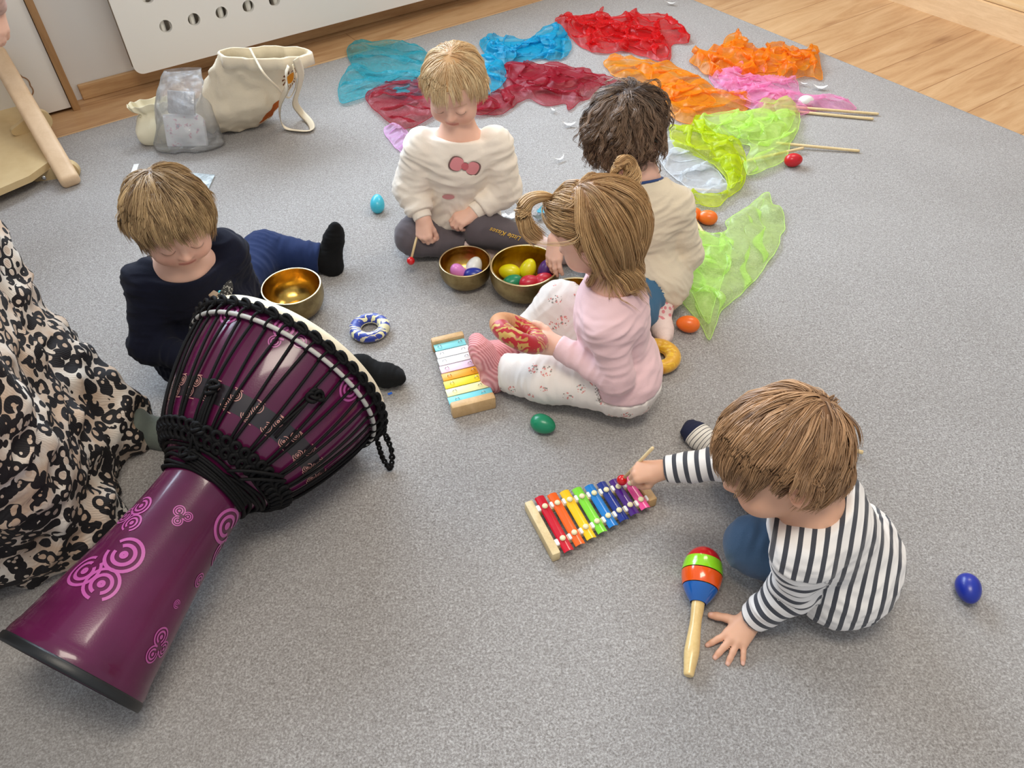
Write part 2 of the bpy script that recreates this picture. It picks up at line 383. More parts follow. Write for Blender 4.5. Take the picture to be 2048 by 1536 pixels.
bm = bmesh.new(); box_bm(bm, FR, room(-2, WB-.008, .027), (4.46, .016, .054), .003); box_bm(bm, FR, room(2.4, WB-.008, .027), (4.3, .016, .054), .003)
struct('baseboard_back', bm_mesh(bm), oak)
# ------------------------------------------------------------------ radiator and its cover
laminate = mat('pale_laminate', srgb(234, 232, 226), .45, bump=.04, bscale=60)
def radiator_cover():
    t = thing('radiator_cover', 'white radiator cover board with rounded corner and round holes on the back wall', 'radiator cover', room(1.35, WB-.11, .5))
    a0, a1, z0, z1 = .437, 2.35, .077, .80; r = .03; fb = WB-.12
    bm = bmesh.new(); holes = []
    for k in range(18): holes.append((.587+k*.1012, .212))
    for k in range(18): holes.append((.56+.0+k*.1012, .316)) 
    outer = []
    for cx, cz, s in ((a0+r, z0+r, 180), (a1-r, z0+r, 270), (a1-r, z1-r, 0), (a0+r, z1-r, 90)):
        for k in range(9): g = math.radians(s+k*11.25); outer.append((cx+r*math.cos(g), cz+r*math.sin(g)))
    def loop(pts):
        vs = [bm.verts.new(room(p[0], fb, p[1])) for p in pts]; return [bm.edges.new((vs[i], vs[(i+1) % len(vs)])) for i in range(len(vs))]
    es = loop(outer)
    for cx, cz in holes: es += loop([(cx+.0215*math.cos(g), cz+.0215*math.sin(g)) for g in np.linspace(0, 2*PI, 28, endpoint=False)])
    bmesh.ops.triangle_fill(bm, edges=es, use_beauty=True, use_dissolve=False)
    ext = bmesh.ops.extrude_face_region(bm, geom=list(bm.faces))
    for v in ext['geom']:
        if isinstance(v, bmesh.types.BMVert): v.co += Vector(E2*.016)
    me = bm_mesh(bm); put('panel', me, laminate, t)
    edge = mat('panel_edge', srgb(150, 140, 125), .6)
    P, q, tt = tubes(np.array([[room(a0, fb+.008, z1-.03), room(a0, fb+.008, z0+r)]]), .0035, 5); put('edge_band', MB().add(P, q, tt).mesh(), edge, t)
    for a in (.62, 1.4, 2.2): put('bracket', box(FR, room(a, WB-.055, .62), (.03, .1, .03), .003), whiteplastic, t)
radiator_cover()
def radiator():
    t = thing('radiator', 'pale steel radiator with vertical fins seen through the cover holes', 'radiator', room(1.35, WB-.05, .45))
    rm = mat('radiator_steel', srgb(240, 236, 226), .5)
    put('back_plate', box(FR, room(1.4, WB-.035, .45), (1.75, .01, .58), .003), rm, t)
    mb = bmesh.new()
    for k in range(49): box_bm(mb, FR, room(.545+k*.0354, WB-.078, .45), (.019, .045, .56), .005, 1)
    put('fins', bm_mesh(mb), rm, t)
    for z in (.16, .74): put('header_pipe', box(FR, room(1.4, WB-.05, z), (1.76, .026, .03), .008), rm, t)
radiator()
# ------------------------------------------------------------------ cupboard at the left
cupw = mat('cupboard_board', srgb(232, 230, 224), .45)
def cupboard():
    t = thing('cupboard', 'white cupboard with oak side edge and cloud-shaped finger hole at upper left', 'cupboard', room(-.3, WB-.1, 0))
    f0 = WB-.05                        # front plane is just proud of the wall
    put('body', box(FR, room(-.87, WB-.03+.0, .72), (2.13, .04, 1.34)), cupw, t)
    put('side_panel', box(FR, room(.212, WB-.04, .72), (.024, .085, 1.44), .002), wood('oak_edge', srgb(178, 140, 96), srgb(150, 112, 72), 1.2, 0, .5, (12, 12, 1)), t)
    put('plinth', box(FR, room(-1.0, WB-.02, .03), (1.85, .03, .06)), mat('dark_plinth', srgb(92, 66, 44), .6), t)
    for k, (a0, a1) in enumerate(((-.02, .198), (-1.0, -.03), (-2.0, -1.01))):
        z0 = .012 if k == 0 else .075
        d = put('door', box(FR, room((a0+a1)/2, f0-.014, (z0+1.4)/2), (a1-a0, .018, 1.4-z0), .0015), cupw, t)
    # scalloped cut-out outline on the narrow door
    cx, cz = .062, .116; pts = []
    for g in np.linspace(-.5*PI, .5*PI, 70):
        rr = .050+.005*abs(math.sin(g*4.5)); pts.append(room(cx+rr*math.cos(g)*.9, f0-.0240, cz+rr*math.sin(g)))
    P, q, tt = tubes(np.array(pts)[None], .0022, 6); put('finger_hole_edge', MB().add(P, q, tt).mesh(), mat('cut_edge', srgb(150, 112, 78), .6), t)
cupboard()
# ------------------------------------------------------------------ low wooden unit at the right
birch = wood('birch_veneer', srgb(232, 200, 158), srgb(214, 178, 134), 1.5, -TH+PI/2, .5, (2, 14, 14))
def shelf_unit():
    t = thing('shelf_unit', 'low pale birch shelf unit on a plinth at the right edge of the wood floor', 'shelf unit', room(CB+.3, .8, 0))
    put('plinth', box(FR, room(CB+.35, .3, .05), (.7, 4.6, .1)), birch, t)
    put('shelf_board', box(FR, room(CB+.36, .3, .112), (.68, 4.6, .02), .002), wood('birch_edge', srgb(226, 194, 148), srgb(205, 170, 122), 1.5, -TH+PI/2, .5, (2, 14, 14)), t)
    put('back_board', box(FR, room(CB+.7, .3, .5), (.02, 4.6, .8)), birch, t)
    for b in (-1.9, -.4, .9, 2.58): put('upright', box(FR, room(CB+.36, b, .51), (.66, .02, .78), .002), birch, t)
    put('top_board', box(FR, room(CB+.36, .3, .91), (.7, 4.62, .022), .002), birch, t)
shelf_unit()
# ------------------------------------------------------------------ light
w = bpy.data.worlds.new('world'); SC.world = w; w.use_nodes = True; wt = w.node_tree; bg = wt.nodes['Background']
bg.inputs[0].default_value = (.90, .94, 1.0, 1); bg.inputs[1].default_value = .46
def area(name, p, target, sx, sy, power, col):
    l = bpy.data.lights.new(name, 'AREA'); l.shape = 'RECTANGLE'; l.size = sx; l.size_y = sy; l.energy = power; l.color = col
    o = bpy.data.objects.new(name, l); COL.objects.link(o); o.location = Vector(p)
    o.rotation_euler = (Vector(target)-Vector(p)).to_track_quat('-Z', 'Y').to_euler(); return o
area('window_daylight', room(.7, WB+.42, 1.75), room(.7, .6, 1.2), 3.3, 1.6, 215, (.70, .84, 1.0))
area('ceiling_lamp', room(.3, .2, 2.65), room(.3, .2, 0), 1.2, .6, 29, (1.0, .90, .76))
area('ceiling_lamp_2', room(2.6, 1.6, 2.65), room(2.6, 1.6, 0), 1.2, .6, 24, (1.0, .88, .72))
SC.view_settings.view_transform = 'Standard'; SC.view_settings.look = 'None'; SC.view_settings.gamma = 1; SC.view_settings.exposure = .30
# ================================================================== small things on the carpet
def egg_pts(L=.056, D=.041, n=28):
    pr = []
    for k in range(n+1):
        u = PI*k/n; z = -math.cos(u)*L/2; r = math.sin(u)*D/2*(1-.10*z/(L/2)); pr.append((max(r, 1e-5), z))
    return pr
EGGM = {}
def eggmat(name, col):
    if name not in EGGM: EGGM[name] = mat('egg_'+name, col, .33, coat=.15, spec=.5)
    return EGGM[name]
EC = dict(green=srgb(16, 132, 92), blue=srgb(22, 44, 150), red=srgb(196, 14, 30), orange=srgb(238, 112, 30), teal=srgb(60, 178, 200), white=srgb(232, 232, 228), yellow=srgb(226, 218, 20), pink=srgb(228, 140, 212), purple=srgb(84, 40, 120), crimson=srgb(200, 34, 60), maroon=srgb(64, 26, 34))
def egg(col, c, axis, label, group=None, s=1.0):
    z = nrm(axis); F = frame(np.cross(z, V(.31, .2, .93)), z); F = np.array([F[:, 0], F[:, 1], F[:, 2]]).T
    me = lathe_mesh(egg_pts(.056*s, .041*s), F, (0, 0, 0), 40)
    o = put('egg_shaker', me, eggmat(col, EC[col])); tag(o, label, 'egg shaker', group); o.location = Vector(c); 
    sm = lathe_mesh([(.0206*s, -.0009), (.02085*s, 0), (.0206*s, .0009)], F, (0, 0, 0), 40)
    return o
def egg_floor(col, px, py, ang, label, lean=0.0, s=1.0):      # ang: direction of the narrow end on the carpet in degrees
    r = .0205*s; p = J(px, py, r+CZ); d = V(math.cos(math.radians(ang)), math.sin(math.radians(ang)), lean); p[2] = CZ+r*(1+.12*abs(lean)); return egg(col, p, d, label, 'loose egg shakers on the carpet', s)
egg_floor('green', 1086, 848, -28, 'green egg shaker lying between the two xylophones')
egg_floor("blue", 1937, 1177, -104, 'dark blue egg shaker lying alone at the right of the carpet')
egg_floor('red', 1587, 320, 5, 'red egg shaker beside the wooden sticks and lime scarf')
egg_floor('orange', 1415, 435, 160, 'orange egg shaker just above the pale green scarf near the sleeve')
egg_floor('orange', 1376, 648, 165, 'orange egg shaker at the lower tip of the pale green scarf')
egg_floor('orange', 1386, 430, 40, 'orange egg shaker mostly hidden behind the cream sleeve and a stick')
egg_floor('teal', 755, 409, 90, 'turquoise egg shaker alone between the navy child and the cream sweatshirt child', .9)
egg_floor('white', 1612, 203, 10, 'white egg shaker lying on the pink scarf beside the sticks')
# ------------------------------------------------------------------ singing bowls
def brass(name, c1, c2, rough):
    m, t, b = nt(name); v = objco(t); b.inputs['Metallic'].default_value = 1
    n = tex(t, 'Noise', 24, v, Detail=5, Roughness=.6); r = ramp(t, [(.35, c2), (.65, c1)]); lnk(t, n.outputs['Fac'], r.inputs[0]); lnk(t, r.outputs[0], b.inputs['Base Color'])
    b.inputs['Roughness'].default_value = rough; vo = tex(t, 'Voronoi', 60, v); bumpn(t, b, math_n(t, 'ADD', vo.outputs['Distance'], n.outputs['Fac']), .25, .0012); return m
BR_OUT = brass('bronze_outside', srgb(178, 158, 112), srgb(136, 116, 78), .38)
BR_IN = brass('bronze_inside', srgb(214, 178, 96), srgb(170, 132, 60), .24)
BR_RIM = mat('bronze_rim', srgb(226, 206, 160), .3, 1)
def bowl(px, py, R, Hh, label):
    c = J(px, py, Hh+CZ); c[2] = CZ; t = thing('singing_bowl', label, 'singing bowl', c)
    o = [(0, 0), (.30, 0), (.52, .02), (.74, .13), (.90, .32), (.985, .56), (1.0, .8), (.98, 1.0)]
    i = [(.935, 1.0), (.95, .8), (.935, .56), (.85, .35), (.69, .18), (.5, .085), (.28, .06), (0, .055)]
    def prof(l): 
        s = spline([(r*R, h*Hh) for r, h in l], 48); s[:, 0] = np.maximum(s[:, 0], 1e-4); return s
    put('outer_wall', lathe_mesh(prof(o), c=c, n=80), BR_OUT, t)
    pi_ = prof(i); put('inner_wall', lathe_mesh(pi_, c=c, n=80), BR_IN, t)
    a, bq = prof(o)[-1], pi_[0]; m = (a+bq)/2; rr = (a[0]-bq[0])/2+.0006
    put('rim', lathe_mesh([(m[0]+rr*math.cos(g), m[1]+.0012*math.sin(g)+.0004) for g in np.linspace(0, 2*PI, 12, endpoint=False)], c=c, n=80, close=True), BR_RIM, t)
    return c
B1 = bowl(930, 522, .0665, .066, 'smaller bronze singing bowl with a pink, a white and a blue egg')
B2 = bowl(1049, 530, .0865, .082, 'largest bronze singing bowl full of yellow, green and red eggs')
B3 = bowl(582, 572, .0735, .080, 'polished empty brass singing bowl standing behind the purple drum')
B4 = bowl(1155, 598, .084, .07, 'bronze singing bowl half hidden behind a raised white knee')
def egg_in(B, Hh, col, px, py, zf, axis, label, group):
    p = J(px, py, B[2]+Hh*zf); egg(col, p, axis, label, group)
g = 'eggs in the smaller bowl'
egg_in(B1, .066, 'pink', 916, 545, .47, (-.2, -.1, .6), 'pink egg shaker in the smaller bowl', g)
egg_in(B1, .066, 'white', 948, 534, .47, (.3, .5, .45), 'white egg shaker in the smaller bowl', g)
egg_in(B1, .066, 'blue', 947, 551, .40, (.9, .0, .15), 'blue egg shaker in the smaller bowl', g)
g = 'eggs in the largest bowl'
egg_in(B2, .082, 'yellow', 1019, 544, .42, (-.9, .1, .1), 'yellow egg shaker lying on its side at left in the largest bowl', g)
egg_in(B2, .082, 'yellow', 1056, 538, .47, (.3, .3, .6), 'yellow egg shaker standing up in the middle of the largest bowl', g)
egg_in(B2, .082, 'green', 1024, 566, .40, (.7, .2, .3), 'green egg shaker at the front rim of the largest bowl', g)
egg_in(B2, .082, 'crimson', 1060, 566, .46, (.9, .2, .0), 'pinkish red egg shaker at the front of the largest bowl', g)
egg_in(B2, .082, 'crimson', 1086, 562, .44, (.8, .5, .1), 'red egg shaker below the child\'s fingers in the largest bowl', g)
egg_in(B2, .082, 'purple', 1092, 540, .52, (.2, .3, .6), 'purple egg shaker touched by fingers in the largest bowl', g)
egg_in(B2, .082, 'maroon', 1062, 573, .24, (.9, -.2, .0), 'dark maroon egg shaker under the red one in the largest bowl', g)
# ------------------------------------------------------------------ brocade rings
def brocade(name, base, figs, scale=26, thr=.04):
    m, t, b = nt(name); v = objco(t); n = tex(t, 'Noise', 30, v, Detail=2); vv = t.nodes.new('ShaderNodeVectorMath'); vv.operation = 'MULTIPLY_ADD'; lnk(t, n.outputs['Color'], vv.inputs[0]); vv.inputs[1].default_value = (.035,)*3; lnk(t, v, vv.inputs[2])
    w = tex(t, 'Wave', scale, vv.outputs[0], wave_type='RINGS', rings_direction='SPHERICAL', Distortion=9, Detail=2, **{'Detail Scale': 1.4}); big = tex(t, 'Noise', scale*1.3, v, Detail=1)
    f1 = math_n(t, 'GREATER_THAN', w.outputs['Fac'], .52); f2 = math_n(t, 'GREATER_THAN', big.outputs['Fac'], .42+thr); f = math_n(t, 'MULTIPLY', f1, f2)
    cr = ramp(t, [(.45, figs[0]), (.55, figs[1])]); lnk(t, tex(t, 'Noise', 18, v).outputs['Fac'], cr.inputs[0])
    c = mixc(t, f, base, cr.outputs[0]); edge = math_n(t, 'LESS_THAN', math_n(t, 'ABSOLUTE', math_n(t, 'SUBTRACT', w.outputs['Fac'], .52)), .035); c = mixc(t, math_n(t, 'MULTIPLY', edge, math_n(t, 'MULTIPLY', f2, .7)), c, srgb(120, 84, 40))
    lnk(t, c, b.inputs['Base Color']); b.inputs['Roughness'].default_value = .38; b.inputs['Sheen Weight'].default_value = .3
    st = tex(t, 'Wave', 220, v, bands_direction='Z'); bumpn(t, b, math_n(t, 'ADD', math_n(t, 'MULTIPLY', f, .8), math_n(t, 'MULTIPLY', st.outputs['Fac'], .2)), .35, .0008); return m
def ring(c, F, R, r, m, label, flat=.85, arc=None):
    t = thing('cushion_ring', label, 'cushion ring', c)
    n1, n2 = 96, 36; a = np.arange(n1)*2*PI/n1; bq = np.arange(n2)*2*PI/n2; A, Bq = np.meshgrid(a, bq, indexing='ij')
    wr = 1+.02*np.sin(A*21+2*np.sin(3*A))*(np.cos(Bq) < .2)
    rad = R+r*np.cos(Bq)*wr; P = np.stack([rad*np.cos(A), rad*np.sin(A), r*flat*np.sin(Bq)*wr], -1).reshape(-1, 3)@np.array(F).T+c
    i = np.arange(n1)[:, None]; j = np.arange(n2)[None]; q = np.stack([i*n2+j, (i+1) % n1*n2+j, (i+1) % n1*n2+(j+1) % n2, i*n2+(j+1) % n2], -1).reshape(-1, 4)
    half = arc is not None
    if half:
        fa = (a[(q[:, 0]//n2)] > arc[0]) & (a[(q[:, 0]//n2)] < arc[1]); put('cover', np_mesh('c', P, q[~fa]), m[0], t); put('seam_patch', np_mesh('c', P, q[fa]), m[1], t)
    else: put('cover', np_mesh('c', P, q), m[0], t)
    # seam around the inner side
    s = np.stack([(R-r*.98)*np.cos(a), (R-r*.98)*np.sin(a), -r*.2+0*a], -1)@np.array(F).T+c
    P2, q2, _ = tubes(s[None], .0012, 5, closed=True); put('seam', np_mesh('s', P2, q2), m[-1], t); return t
RB = brocade('blue_brocade', srgb(30, 54, 150), (srgb(232, 226, 176), srgb(206, 196, 170)), 26, -.02)
RR = brocade('red_brocade', srgb(176, 16, 28), (srgb(204, 168, 84), srgb(190, 140, 70)), 26, .0)
RY = brocade('gold_brocade', srgb(214, 158, 18), (srgb(230, 182, 40), srgb(196, 132, 20)), 26, .0)
c = J(739, 655, .014+CZ); ring(c, I3, .0350, .0140, [RB, mat('pale_gold_cloth', srgb(206, 200, 160), .5)], 'blue and cream brocade ring cushion lying beside the black sock', .85, (-.1+2*PI-.35, 7))
c = J(1314, 712, .018+CZ); ring(c, I3, .037, .0175, [RY, mat('gold_cloth', srgb(206, 150, 30), .5)], 'golden yellow brocade ring cushion behind the pink top')
# ------------------------------------------------------------------ maraca
def maraca():
    p0 = J(1409, 1110, .036+CZ); p0[2] = .038+CZ; p1 = J(1377, 1352, .01+CZ); ax = nrm(p0-p1); L = .245
    t = thing('maraca', 'wooden maraca striped red, lime, orange and blue lying beside a spread hand', 'maraca', (p0+p1)/2*V(1, 1, 0)+V(0, 0, CZ))
    F = frame(np.cross(ax, UZ), ax); F = np.array([F[:, 0], F[:, 1], F[:, 2]]).T; s = L
    top = p0+ax*.012; e = p1
    H = float((top-e)@ax)
    prof = [(0, H), (.012, H-.002), (.024, H-.011), (.032, H-.026), (.0355, H-.046), (.034, H-.064), (.029, H-.080), (.0215, H-.094), (.0135, H-.105)]
    sp = spline(prof, 90); sp[:, 0] = np.maximum(sp[:, 0], 1e-4)
    def band(name, h0, h1, col):
        m = (sp[:, 1] <= h0+1e-6) & (sp[:, 1] >= h1-.0016); put(name, lathe_mesh(sp[m], F, e, 56), mat('lacquer_'+name, col, .18, coat=.6), t)
    band('red_band', H, H-.026, srgb(204, 16, 20)); band('lime_band', H-.0265, H-.050, srgb(150, 222, 30)); band('orange_band', H-.0505, H-.076, srgb(238, 90, 20)); band('blue_band', H-.0765, H-.12, srgb(20, 92, 172))
    hp = spline([(.0112, H-.1045), (.0108, H-.115), (.0098, H-.14), (.0118, .055), (.0125, .038), (.0095, .012), (.0075, .0005), (.0001, 0)], 60); hp[:, 0] = np.maximum(hp[:, 0], 1e-4)
    put('handle', lathe_mesh(hp, F, e, 40), wood('maraca_wood', srgb(232, 202, 140), srgb(214, 178, 112), 2, 0, .3, (4, 4, 4), .4), t)
maraca()
# ------------------------------------------------------------------ xylophones
def frame_pts(o, a, b): return o, a, b
def rainbow_xylophone():
    pa = (J(1083, 1062, .015)+0); far = J(1288, 985, .015); ax = nrm((far-pa)*V(1, 1, 0)); L = np.linalg.norm((far-pa)[:2])
    F = np.array([ax, np.cross(UZ, ax), UZ]).T; o = pa*V(1, 1, 0)+V(0, 0, CZ)
    t = thing('xylophone', 'rainbow xylophone of eight curved metal bars being played by the striped child', 'xylophone', o+ax*L/2)
    pine = wood('xylophone_pine', srgb(228, 206, 158), srgb(204, 176, 124), 3, 0, .5, (3, 3, 3))
    W = lambda x, y, z: o+F@V(x, y, z)
    put('end_block', box(F, W(0, -.002, .0125), (.017, .128, .025), .003), pine, t)
    put('end_block', box(F, W(L, -.002, .0125), (.018, .062, .025), .003), wood('xylophone_block', srgb(214, 176, 122), srgb(190, 150, 100), 3, 0, .5, (3, 3, 3)), t)
    wm = mat('white_bushing', srgb(238, 236, 230), .5)
    for s in (-1, 1):
        a = W(.005, s*.041-.002, .013); b_ = W(L-.005, s*.019-.002, .013); d = nrm(b_-a); G = np.array([d, np.cross(UZ, d), UZ]).T
        put('rail', box(G, (a+b_)/2, (np.linalg.norm(b_-a), .012, .014), .001), pine, t)
    cols = [(200, 14, 40), (238, 98, 22), (246, 196, 16), (126, 214, 50), (18, 122, 198), (18, 46, 132), (70, 24, 120), (232, 80, 150)]; names = ['red', 'orange', 'yellow', 'lime', 'blue', 'navy', 'purple', 'pink']
    cream = mat('cream_pin', srgb(236, 226, 182), .45)
    for k in range(8):
        x = .024+k*(L-.046)/7; ln = .132-.0072*k; w_ = .0195; rr = .014; seg = 10; nn = 24
        prof = []
        for i in range(seg+1): g = math.radians(-44+88*i/seg); prof.append((rr*math.sin(g), rr*math.cos(g)-rr*math.cos(math.radians(44))))
        for i in range(seg+1): g = math.radians(44-88*i/seg); prof.append(((rr-.0014)*math.sin(g), (rr-.0014)*math.cos(g)-rr*math.cos(math.radians(44))))
        prof = np.array(prof); ys = np.linspace(-ln/2, ln/2, nn); P = np.array([[W(x+p[0], y-.002, .0205+p[1]) for p in prof] for y in ys]); m = len(prof)
        i = np.arange(nn-1)[:, None]; j = np.arange(m)[None]; q = np.stack([i*m+j, i*m+(j+1) % m, (i+1)*m+(j+1) % m, (i+1)*m+j], -1).reshape(-1, 4)
        eq = [[e*m+i, e*m+i+1, e*m+m-2-i, e*m+m-1-i] for e in (0, nn-1) for i in range(seg)]
        me = np_mesh('bar', P.reshape(-1, 3), np.concatenate([q, np.array(eq)])); me.set_sharp_from_angle(angle=.7)
        br = put('bar', me, mat('bar_'+names[k], srgb(*cols[k]), .22, coat=.4), t); br['label'] = names[k]+' bar'
        for s in (-1, 1):
            ys_ = s*(.041-.022*(x-.005)/(L-.01))-.002
            pn = lathe_mesh([(1e-4, .0052), (.003, .0049), (.0052, .0036), (.0058, .0018), (.0052, 0), (.002, -.001), (.002, -.006)], F, W(x, ys_, .0243), 20); put('pin', pn, cream, br)
            if k < 8: put('bushing', box(F, W(x+.0145 if k < 7 else x+.014, ys_, .0215), (.0065, .013, .006), .0022), wm, t)
        if k == 0:
            for s in (-1, 1): put('bushing', box(F, W(.0115, s*.041-.002, .0215), (.008, .014, .006), .0022), wm, t)
rainbow_xylophone()
def pastel_xylophone():
    pa = J(897, 689, .02); pb = J(946, 812, .02); ax = nrm((pb-pa)*V(1, 1, 0)); L = np.linalg.norm((pb-pa)[:2])
    F = np.array([ax, np.cross(UZ, ax), UZ]).T; o = pa*V(1, 1, 0)+V(0, 0, CZ); W = lambda x, y, z: o+F@V(x, y, z)
    t = thing('xylophone', 'pastel xylophone of eight flat painted bars beside the pink sock', 'xylophone', o+ax*L/2)
    pine = wood('beech_ends', srgb(212, 178, 130), srgb(188, 150, 100), 3, 0, .5, (3, 3, 3))
    put('end_block', box(F, W(-.004, 0, .0175), (.017, .078, .035), .004), pine, t); put('end_block', box(F, W(L+.003, 0, .0175), (.020, .098, .035), .004), pine, t)
    for s in (-1, 1):
        a = W(.003, s*.024, .013); b_ = W(L-.004, s*.030, .013); d = nrm(b_-a); G = np.array([d, np.cross(UZ, d), UZ]).T
        put('rail', box(G, (a+b_)/2, (np.linalg.norm(b_-a), .009, .02), .001), pine, t)
    cols = [(128, 206, 212), (236, 238, 240), (238, 238, 238), (236, 204, 224), (240, 166, 30), (244, 222, 40), (240, 238, 178), (116, 204, 214)]; nm = ['turquoise', 'white', 'white', 'pale pink', 'orange', 'yellow', 'cream', 'turquoise']
    steel = mat('steel_screw', srgb(210, 210, 210), .25, 1)
    for k in range(8):
        x = .017+k*(L-.034)/7; ln = .074+.0035*k
        br = put('bar', box(F, W(x, 0, .0255), ((L-.034)/7-.0022, ln, .003), .0013), mat('pastel_%d' % k, srgb(*cols[k]), .4), t); br['label'] = nm[k]+' bar'
        for s in (-1, 1):
            y = s*(.024+.006*x/L); st = []
            for g in np.linspace(0, PI, 9): st.append(W(x+.0002, y+.0042*math.cos(g), .0265+.0055*math.sin(g)))
            P, q, tt = tubes(np.array(st)[None], .0009, 6); put('staple', MB().add(P, q, tt).mesh(), steel, br)
pastel_xylophone()
# ------------------------------------------------------------------ sticks and mallets
BIRCHR = wood('birch_rod', srgb(232, 208, 160), srgb(214, 186, 134), 3, 0, .5, (2, 2, 2))
def stick(p0, p1, r, label, group='wooden sticks of the ribbon scarves'):
    p0 = V(p0); p1 = V(p1); P, q, tt = tubes(np.array([lerp(p0, p1, t) for t in (0, .02, .5, .98, 1)])[None], np.array([r*.8, r, r, r, r*.8]), 14)
    o = put('wooden_stick', MB().add(P, q, tt).mesh(), BIRCHR); tag(o, label, 'stick', group); origin_to(o, (p0+p1)/2); return o
def gs(px, py, z): return J(px, py, z)
stick(gs(1560, 212, .026), gs(1757, 228, .014), .0045, 'upper of the two wooden sticks poking out of the pink scarf')
stick(gs(1578, 222, .014), gs(1747, 238, .014), .0045, 'lower of the two wooden sticks beside the pink scarf')
stick(gs(1552, 286, .022), gs(1719, 302, .014), .0045, 'wooden stick reaching right from the lime green scarf toward the red egg')
stick(gs(1480, 325, .014), gs(1607, 296, .022), .0045, 'wooden stick lying slantwise under the lime scarf by the red egg')
stick(gs(1376, 420, .03), gs(1409, 470, .014), .0045, 'wooden stick between the orange egg and the cream sleeve')
stick(gs(1345, 378, .014), gs(1440, 382, .014), .0042, 'wooden stick wrapped in the thin white scarf')
# ================================================================== the djembe
def djembe():
    rf, rr = .115, .2
    A = J(138, 1352, rf+CZ); Bp = J(585, 745, rr+CZ+.002); ax = nrm(Bp-A); X = nrm(np.cross(ax, UZ)); Y = np.cross(X, ax)   # Y is the upper side
    if Y[2] < 0: Y = -Y; X = -X
    F = np.array([X, Y, ax]).T; L = np.linalg.norm(Bp-A)
    t = thing('djembe', 'large dark purple djembe drum with black ropes lying on its side', 'djembe drum', (A+Bp)/2*V(1, 1, 0)+V(0, 0, CZ))
    pk = [(0, .1135), (.02, .1135), (.032, .111), (.045, .108), (.10, .100), (.18, .088), (.26, .079), (.335, .0755), (.352, .082), (.375, .104), (.395, .120), (.42, .136), (.47, .158), (.53, .177), (.585, .188), (L, .192)]
    sp = spline([(r, h) for h, r in pk], 120)
    def rad(h): return np.interp(h, sp[:, 1], sp[:, 0])
    def S(th, h, off=0): 
        r = rad(h)+off; th = np.asarray(th, float); h = np.asarray(h, float)
        return A+(np.cos(th)*r)[..., None]*X+(np.sin(th)*r)[..., None]*Y+h[..., None]*ax
    def hit(px, py):
        d = nrm(RC@V(px-1024, py-768, FPX)); s = np.arange(.8, 2.6, .0005); P = EYE+s[:, None]*d; q = P-A; h = q@ax; r = np.hypot(q@X, q@Y)
        k = np.argmax((r < rad(h)) & (h > 0) & (h < L)); p = q[k]; return math.atan2(p@Y, p@X), p@ax
    # shell: outer wall, open foot, inner wall
    m, tt, b = nt('djembe_lacquer'); v = objco(tt); n = tex(tt, 'Noise', 5, v, Detail=4); r = ramp(tt, [(.3, srgb(72, 15, 48)), (.7, srgb(104, 28, 76))]); lnk(tt, n.outputs['Fac'], r.inputs[0]); lnk(tt, r.outputs[0], b.inputs['Base Color'])
    b.inputs['Roughness'].default_value = .27; b.inputs['Coat Weight'].default_value = .45; b.inputs['Coat Roughness'].default_value = .09; b.inputs['Specular IOR Level'].default_value = .3
    n2 = tex(tt, 'Noise', 420, v, Detail=2); n3 = tex(tt, 'Noise', 14, v, Detail=3); bumpn(tt, b, math_n(tt, 'ADD', math_n(tt, 'MULTIPLY', n2.outputs['Fac'], .35), n3.outputs['Fac']), .22, .0012)
    outer = [(x, y) for x, y in sp]; inner = [(x-.012, y) for x, y in sp[::-1]]
    put('shell', lathe_mesh(outer+inner, F, A, 128, close=True), m, t)
    rub = mat('black_rubber', srgb(26, 28, 30), .42, bump=.1, bscale=300)
    rp = [(rf+.0025*math.cos(g)-.0, -.002+.013+.013*math.sin(g)) if math.cos(g) > 0 else (rf-.016, -.002+.013+.013*math.sin(g)) for g in np.linspace(-PI/2, 1.5*PI, 24, endpoint=False)]
    put('foot_rim', lathe_mesh([(rf+.0003, 0.013), (rf+.0015, .0105), (rf+.002, .003), (rf+.001, -.001), (rf-.012, -.001), (rf-.0155, .003), (rf-.0155, .02)], F, A, 96, close=True), rub, t)
    # skin
    sk = mat('goat_skin', srgb(236, 226, 200), .55, bump=.15, bscale=40, vary=.05, vscale=6)
    put('drum_skin', lathe_mesh([(1e-4, L+.018), (.15, L+.018), (.186, L+.0165), (.1935, L+.012), (.1965, L+.004), (.198, L-.012), (.194, L-.012)], F, A, 128), sk, t)
    rope = mat('black_rope', srgb(12, 11, 12), .65, bump=.7, bscale=500, bdist=.001, spec=.2)
    tape = mat('white_ring_cloth', srgb(184, 182, 176), .55)
    def ringtube(name, h, r, rt, m_, twist=0):
        a = np.linspace(0, 2*PI, 160, endpoint=False); p = A+(np.cos(a)*r)[:, None]*X+(np.sin(a)*r)[:, None]*Y+ax*h
        P, q, _ = tubes(p[None], rt, 10, closed=True); put(name, np_mesh('r', P, q), m_, t)
    ringtube('lower_rim_ring', L-.033, .1952, .0042, tape)
    ringtube('crown_ring', L-.012, .200, .0055, rope)
    # knots over the crown
    mb = MB(); K = 46
    for k in range(K):
        a0 = 2*PI*k/K; aa = np.linspace(0, 2*PI, 14, endpoint=False); w = 2*PI/K*.36
        cx = A+(np.cos(a0+w*np.cos(aa))*(.2035+.004*np.sin(aa)))[:, None]*X+(np.sin(a0+w*np.cos(aa))*(.2035+.004*np.sin(aa)))[:, None]*Y+(L-.012+.0058*np.sin(aa+.6))[:, None]*ax
        P, q, _ = tubes(cx[None], .0036, 6, closed=True); mb.add(P, q)
        lo = spline([S(np.array(a0-.3*w), np.array(L-.016), .008), S(np.array(a0), np.array(L-.028), .0125), S(np.array(a0+.2*w), np.array(L-.042), .008)], 8)
        P, q, tr = tubes(lo[None], .0026, 6); mb.add(P, q, tr)
